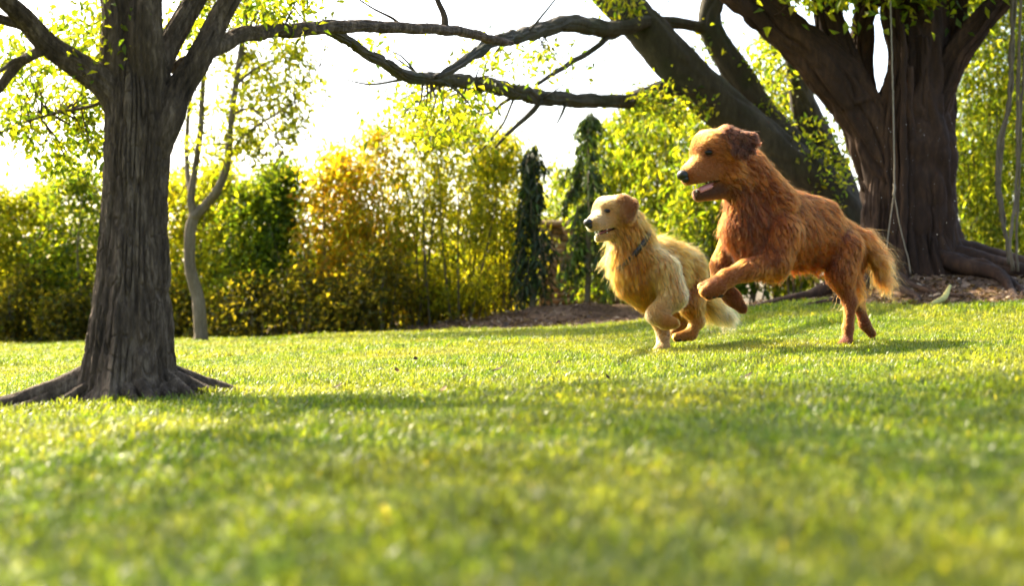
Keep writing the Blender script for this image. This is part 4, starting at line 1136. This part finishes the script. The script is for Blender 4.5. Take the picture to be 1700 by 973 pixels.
# far foreleg, folded under
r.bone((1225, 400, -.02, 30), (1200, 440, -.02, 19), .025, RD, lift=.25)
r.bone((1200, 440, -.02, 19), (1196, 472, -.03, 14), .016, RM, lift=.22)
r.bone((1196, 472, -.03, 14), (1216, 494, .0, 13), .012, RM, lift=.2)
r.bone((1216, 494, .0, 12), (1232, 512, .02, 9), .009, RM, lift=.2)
# near hind leg, on the ground
r.bone((1402, 412, .09, 31), (1396, 455, .06, 24), .034, RD, flow=(.3, 0, -1), lift=.24)
r.bone((1394, 456, .06, 21), (1412, 502, .06, 10.5), .018, RD, flow=(.3, 0, -1), lift=.25)
r.bone((1412, 502, .06, 10), (1408, 545, .04, 7.5), .014, RD, lift=.22, dens=1.5)
r.bone((1408, 545, .04, 8), (1406, 570, .02, 8), .008, RD, lift=.2, dens=1.7)
r.bone((1406, 571, .02, 8), (1400, 575, -.03, 6.5), .006, RD, lift=.15, dens=1.8)
for q_ in (-7, 0, 7): r.bone((1404 + q_ * .5, 572, .0, 5), (1398 + q_, 576, -.035 - .01 * (q_ == 0), 4.2), .006, RD, lift=.12, dens=1.8)
# far hind leg, kicked back
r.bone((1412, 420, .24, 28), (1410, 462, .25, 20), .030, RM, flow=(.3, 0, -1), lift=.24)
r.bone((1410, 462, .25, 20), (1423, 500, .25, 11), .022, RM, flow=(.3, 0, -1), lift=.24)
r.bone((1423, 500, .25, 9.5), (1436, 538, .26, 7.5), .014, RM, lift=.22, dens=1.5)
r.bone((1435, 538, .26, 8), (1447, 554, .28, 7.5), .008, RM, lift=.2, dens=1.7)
r.bone((1292, 440, -.15, 12), (1270, 450, -.18, 10), .075, RL, flow=(.2, .1, -1), lift=.3, grav=.6)
r.bone((1404, 430, .16, 18), (1416, 472, .14, 10), .085, RL, flow=(.6, .1, -.9), lift=.42, grav=.5)
# belly feathering and tail
r.bone((1320, 418, .02, 24), (1372, 420, .10, 21), .075, RD, flow=(.35, .1, -1), lift=.22, grav=.6)
r.bone((1426, 396, .18, 14), (1446, 422, .21, 8), .11, RT, flow=(.85, .1, -.7), lift=.48, dens=2.6, grav=.5)
r.bone((1446, 422, .21, 8), (1463, 452, .23, 4), .10, RT, flow=(.55, .05, -1), lift=.42, dens=4.0, grav=.6)
eye_p = r.hit(1176, 253)[0]
r.spots = [(eye_p, .021, (0.06, .017, .006), .9), (eye_p, .013, (0.012, .006, .004), .5), (r.pt(1150, 300, -.29), .018, (.16, .05, .02), 1.0)]  # wide dark eye spot paints brow shade; the small one is the lid
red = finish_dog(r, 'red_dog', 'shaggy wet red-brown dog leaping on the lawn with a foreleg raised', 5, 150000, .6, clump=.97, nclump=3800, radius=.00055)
face_parts(r, red, [(1176, 253)], 4.4, (1134, 291, -.30), 10.2,
           [(1198, 301, -.21, 6.5), (1180, 309, -.25, 6.5), (1160, 317, -.28, 5)], [(1151, 308, -.30, 7, -1), (1157, 307, -.295, 3.5, -1), (1176, 301, -.275, 3.5, -1), (1183, 298, -.266, 3.5, -1)], [(1156, 319, -.285, 6, 1), (1184, 309, -.255, 4, 1), (1178, 311, -.26, 3, 1)])
for a_ in (((1175, 493, -.345), 5.5, 3.2), ((1184, 493, -.34), 5.0, 3.0), ((1194, 491, -.325), 6.5, 3.6)):
    V, Q = blob(r.pt(*a_[0]), np.array([a_[1], a_[1], a_[2]]) * r.g); dog_part(red, 'paw_pad', V, Q, M['pad'])

# ---- golden dog
GO = (0.48, 0.158, 0.015); GC = (0.65, 0.355, 0.10); GD = (0.40, 0.115, 0.010); GE = (0.22, 0.064, 0.009); GF = (0.58, 0.250, 0.050)
LATG = unit(np.array([0.62, -0.78, 0.0]))
g = Dog(7.6, 0.011)
sqg = (LATG, 0.75)
g.bone((1062, 450, -.12, 42), (1108, 455, .0, 43), .034, GO, flow=(.4, .3, -.8), lift=.26, sq=sqg)
g.bone((1108, 455, .0, 43), (1146, 470, .18, 31), .036, GD, flow=(.7, .4, -.5), lift=.25, sq=sqg)
g.bone((1056, 466, -.13, 34), (1072, 490, -.10, 24), .036, GD, flow=(.3, -.1, -1), lift=.26)
g.bone((1095, 424, -.05, 27), (1140, 442, .12, 29), .042, GO, flow=(.8, .4, -.3), lift=.34)
g.bone((1042, 368, -.18, 23), (1060, 425, -.12, 36), .040, GO, flow=(.35, .1, -1), lift=.38)
g.bone((1028, 385, -.20, 17), (1042, 440, -.17, 27), .050, GD, flow=(.1, -.2, -1), lift=.42)
g.bone((1052, 415, -.19, 16), (1086, 430, -.19, 18), .034, GO, flow=(.6, .1, -.8), lift=.28)                # shoulder
g.bone((1028, 350, -.20, 24), (1010, 350, -.23, 22), .012, GF, flow=(1, .2, .1), lift=.27, dens=1.6)
g.bone((1002, 345, -.225, 15), (998, 356, -.24, 14), .007, GF, flow=(.9, .2, .4), lift=.25, dens=1.9)
g.bone((1012, 343, -.265, 6), (1005, 344, -.265, 6), .008, GF, flow=(.9, .2, .4), lift=.25, dens=1.9)
g.bone((1002, 362, -.255, 15), (987, 370, -.315, 12.5), .006, GC, flow=(.9, .2, .1), lift=.2, dens=2)
g.bone((1006, 368, -.26, 14), (988, 376, -.315, 10.5), .006, GC, flow=(.9, .2, -.4), lift=.2, dens=2)
g.bone((1022, 386, -.21, 9), (994, 395, -.28, 6.5), .008, GC, flow=(.9, .2, -.4), lift=.2, dens=2)
g.bone((1032, 368, -.21, 20), (1042, 380, -.18, 21), .032, GO, flow=(.6, .1, -.7), lift=.38)
for q_ in ((1055, 340), (1052, 352), (1047, 362), (1042, 366), (1036, 354)):                                # near ear flap, a folded triangle
    g.bone((1034, 334, -.255, 6.5), (q_[0], q_[1], -.288, 4.5), .011, GE, flow=(.15, 0, -1), lift=.2, dens=1.5)
g.bone((1052, 335, -.265, 5), (1043, 364, -.292, 4), .011, GE, flow=(-.1, 0, -1), lift=.2, dens=1.5)
g.bone((1000, 336, -.14, 10), (990, 350, -.13, 7), .010, GE, flow=(0, 0, -1), lift=.2)
g.cut((1020, 378, -.24, 1.2), (980, 390, -.34, 5.0), (unit(np.array([0.5, -0.85, 0.0])), 4.0))
# near foreleg, folded
g.bone((1102, 450, -.19, 27), (1118, 490, -.22, 21), .032, (0.58, 0.26, 0.052), flow=(.2, -.1, -1), lift=.25)
g.bone((1118, 494, -.22, 20), (1088, 522, -.27, 13.5), .016, GC, flow=(.5, 0, -1), lift=.24)
g.bone((1088, 523, -.27, 13), (1105, 535, -.28, 10), .010, GO, lift=.2, dens=1.5)
g.bone((1105, 535, -.28, 10), (1120, 537, -.28, 8), .007, GO, lift=.15, dens=1.6)
# far foreleg, planted
g.bone((1072, 480, -.06, 24), (1090, 520, -.03, 16), .020, GO, lift=.2)
g.bone((1090, 520, -.03, 14), (1101, 555, -.03, 9.5), .010, GO, lift=.2, dens=1.4)
g.bone((1101, 555, -.03, 9), (1101, 576, -.04, 8.5), .007, GC, lift=.2, dens=1.5)
g.bone((1101, 578, -.04, 8.5), (1096, 581, -.08, 7), .006, GC, lift=.15, dens=1.6)
for q_ in (-6, 0, 6): g.bone((1099 + q_ * .5, 579, -.06, 4.6), (1095 + q_, 582, -.09, 3.8), .006, GC, lift=.12, dens=1.8)
# near hind leg
g.bone((1150, 468, .12, 27), (1148, 506, .05, 20), .030, GD, flow=(.3, .1, -1), lift=.25)
g.bone((1148, 508, .05, 18), (1158, 532, .06, 10.5), .018, GO, flow=(.4, .1, -1), lift=.25)
g.bone((1158, 533, .06, 10), (1148, 554, .04, 8.5), .010, GO, lift=.2, dens=1.5)
g.bone((1147, 555, .04, 9), (1124, 560, .0, 7.5), .007, GO, lift=.15, dens=1.6)
# far hind leg
g.bone((1128, 476, .26, 26), (1122, 512, .22, 18), .025, GD, flow=(.3, .1, -1), lift=.24)
g.bone((1122, 512, .22, 16), (1132, 536, .26, 10), .014, GD, lift=.2)
g.bone((1132, 536, .26, 9), (1118, 552, .22, 7.5), .008, GD, lift=.2)
# tail
g.bone((1160, 484, .20, 14), (1178, 504, .26, 10), .08, GO, flow=(.9, .1, -.5), lift=.4, dens=2.4, grav=.4)
g.bone((1178, 504, .26, 9), (1198, 518, .28, 5), .09, GC, flow=(.8, .1, -.6), lift=.4, dens=3.6, grav=.5)
def gpatch(p, col):
    # pale shoulder, flank and throat patches of the coat
    n = vnoise(p[:, 0] * 9, p[:, 1] * 9, p[:, 2] * 9) * 0.5 + 0.5
    for (u, v, dy), R in (((1088, 425, -.17), .08), ((1110, 470, -.2), .07), ((1140, 422, .05), .06)):
        c = g.pt(u, v, dy); wq = np.clip(1.5 - np.linalg.norm(p - c, axis=1) / R, 0, 1) * (0.1 + .8 * n)
        col = col * (1 - wq[:, None]) + np.array((0.60, 0.29, 0.068)) * wq[:, None]
    return col
g.spots = [(g.hit(1008, 350)[0], .011, (.10, .04, .014), .7)]
gold = finish_dog(g, 'golden_dog', 'golden cream dog with a black collar running beside the red dog', 6, 155000, .25, gpatch, clump=.9, nclump=5000, radius=.00055)
face_parts(g, gold, [(1008, 350)], 3.7, (977, 370, -.335), 8.2,
           [(1018, 381, -.22, 4), (1005, 386, -.255, 3.8), (994, 390, -.285, 3)], [(988, 384, -.335, 4.5, -1), (993, 384, -.33, 2.5, -1), (1008, 380, -.30, 2.5, -1)], [(991, 392, -.315, 4, 1), (1008, 387, -.28, 2.5, 1)])
for a_ in (((1118, 541, -.285), 5.0, 3.5), ((1126, 565, .0), 6.5, 3.0), ((1136, 565, .02), 5, 2.6)):
    V, Q = blob(g.pt(*a_[0]), np.array([a_[1], a_[1], a_[2]]) * g.g); dog_part(gold, 'paw_pad', V, Q, M['pad'])
# collar round the neck
ca = g.pt(1038, 398, -.18); axis = unit(g.pt(1072, 425, -.12) - g.pt(1032, 385, -.18)); 
cc = g.pt(1046, 412, -.155); Rm = frame(axis, (0, 1, 0.01))
ring = []
for q in np.linspace(0, 2 * np.pi, 41)[:-1]:
    dv = Rm[:, 0] * math.cos(q) + Rm[:, 1] * math.sin(q); tt = 0.02
    while float(g.sdf((cc + dv * tt)[None])[0]) < 0 and tt < .2: tt += .002
    ring.append((cc + dv * (tt + .005), dv))
Vc = []; 
for p_, dv in ring:
    for a_, b_ in ((-.013, 0), (.013, 0), (.013, .005), (-.013, .005)): Vc.append(p_ + axis * a_ + dv * b_)
nR = len(ring); Qc = np.array([[i * 4 + j, i * 4 + (j + 1) % 4, ((i + 1) % nR) * 4 + (j + 1) % 4, ((i + 1) % nR) * 4 + j] for i in range(nR) for j in range(4)])
dog_part(gold, 'collar', np.array(Vc), Qc, M['collar'])

# droplets shaken off the red dog's wet coat
def drops():
    rng = np.random.default_rng(3); n = 150; Vs = []; Ts = []
    ico = np.array([[0, 0, 1], [1, 0, 0], [0, 1, 0], [-1, 0, 0], [0, -1, 0], [0, 0, -1]], float); tri = np.array([[0, 1, 2], [0, 2, 3], [0, 3, 4], [0, 4, 1], [5, 2, 1], [5, 3, 2], [5, 4, 3], [5, 1, 4]])
    for i in range(n):
        u = rng.normal(1470, 60) if rng.uniform() < .6 else rng.uniform(1250, 1600); v = rng.uniform(200, 520)
        c = P(u, v, 6.85 + rng.uniform(-.1, .5)); Vs.append(c + ico * rng.choice([.0005, .0008, .0011, .0018])); Ts.append(tri + 6 * i)
    me = mesh_from('water_spray', np.vstack(Vs), [np.vstack(Ts)]); smooth(me)
    tag(link('water_spray', me, None, plain('water_drop', (0.8, 0.8, 0.8), .1, .8, .02)), 'tiny bright water drops flying round the red dog', 'water drops', kind='stuff')
drops()
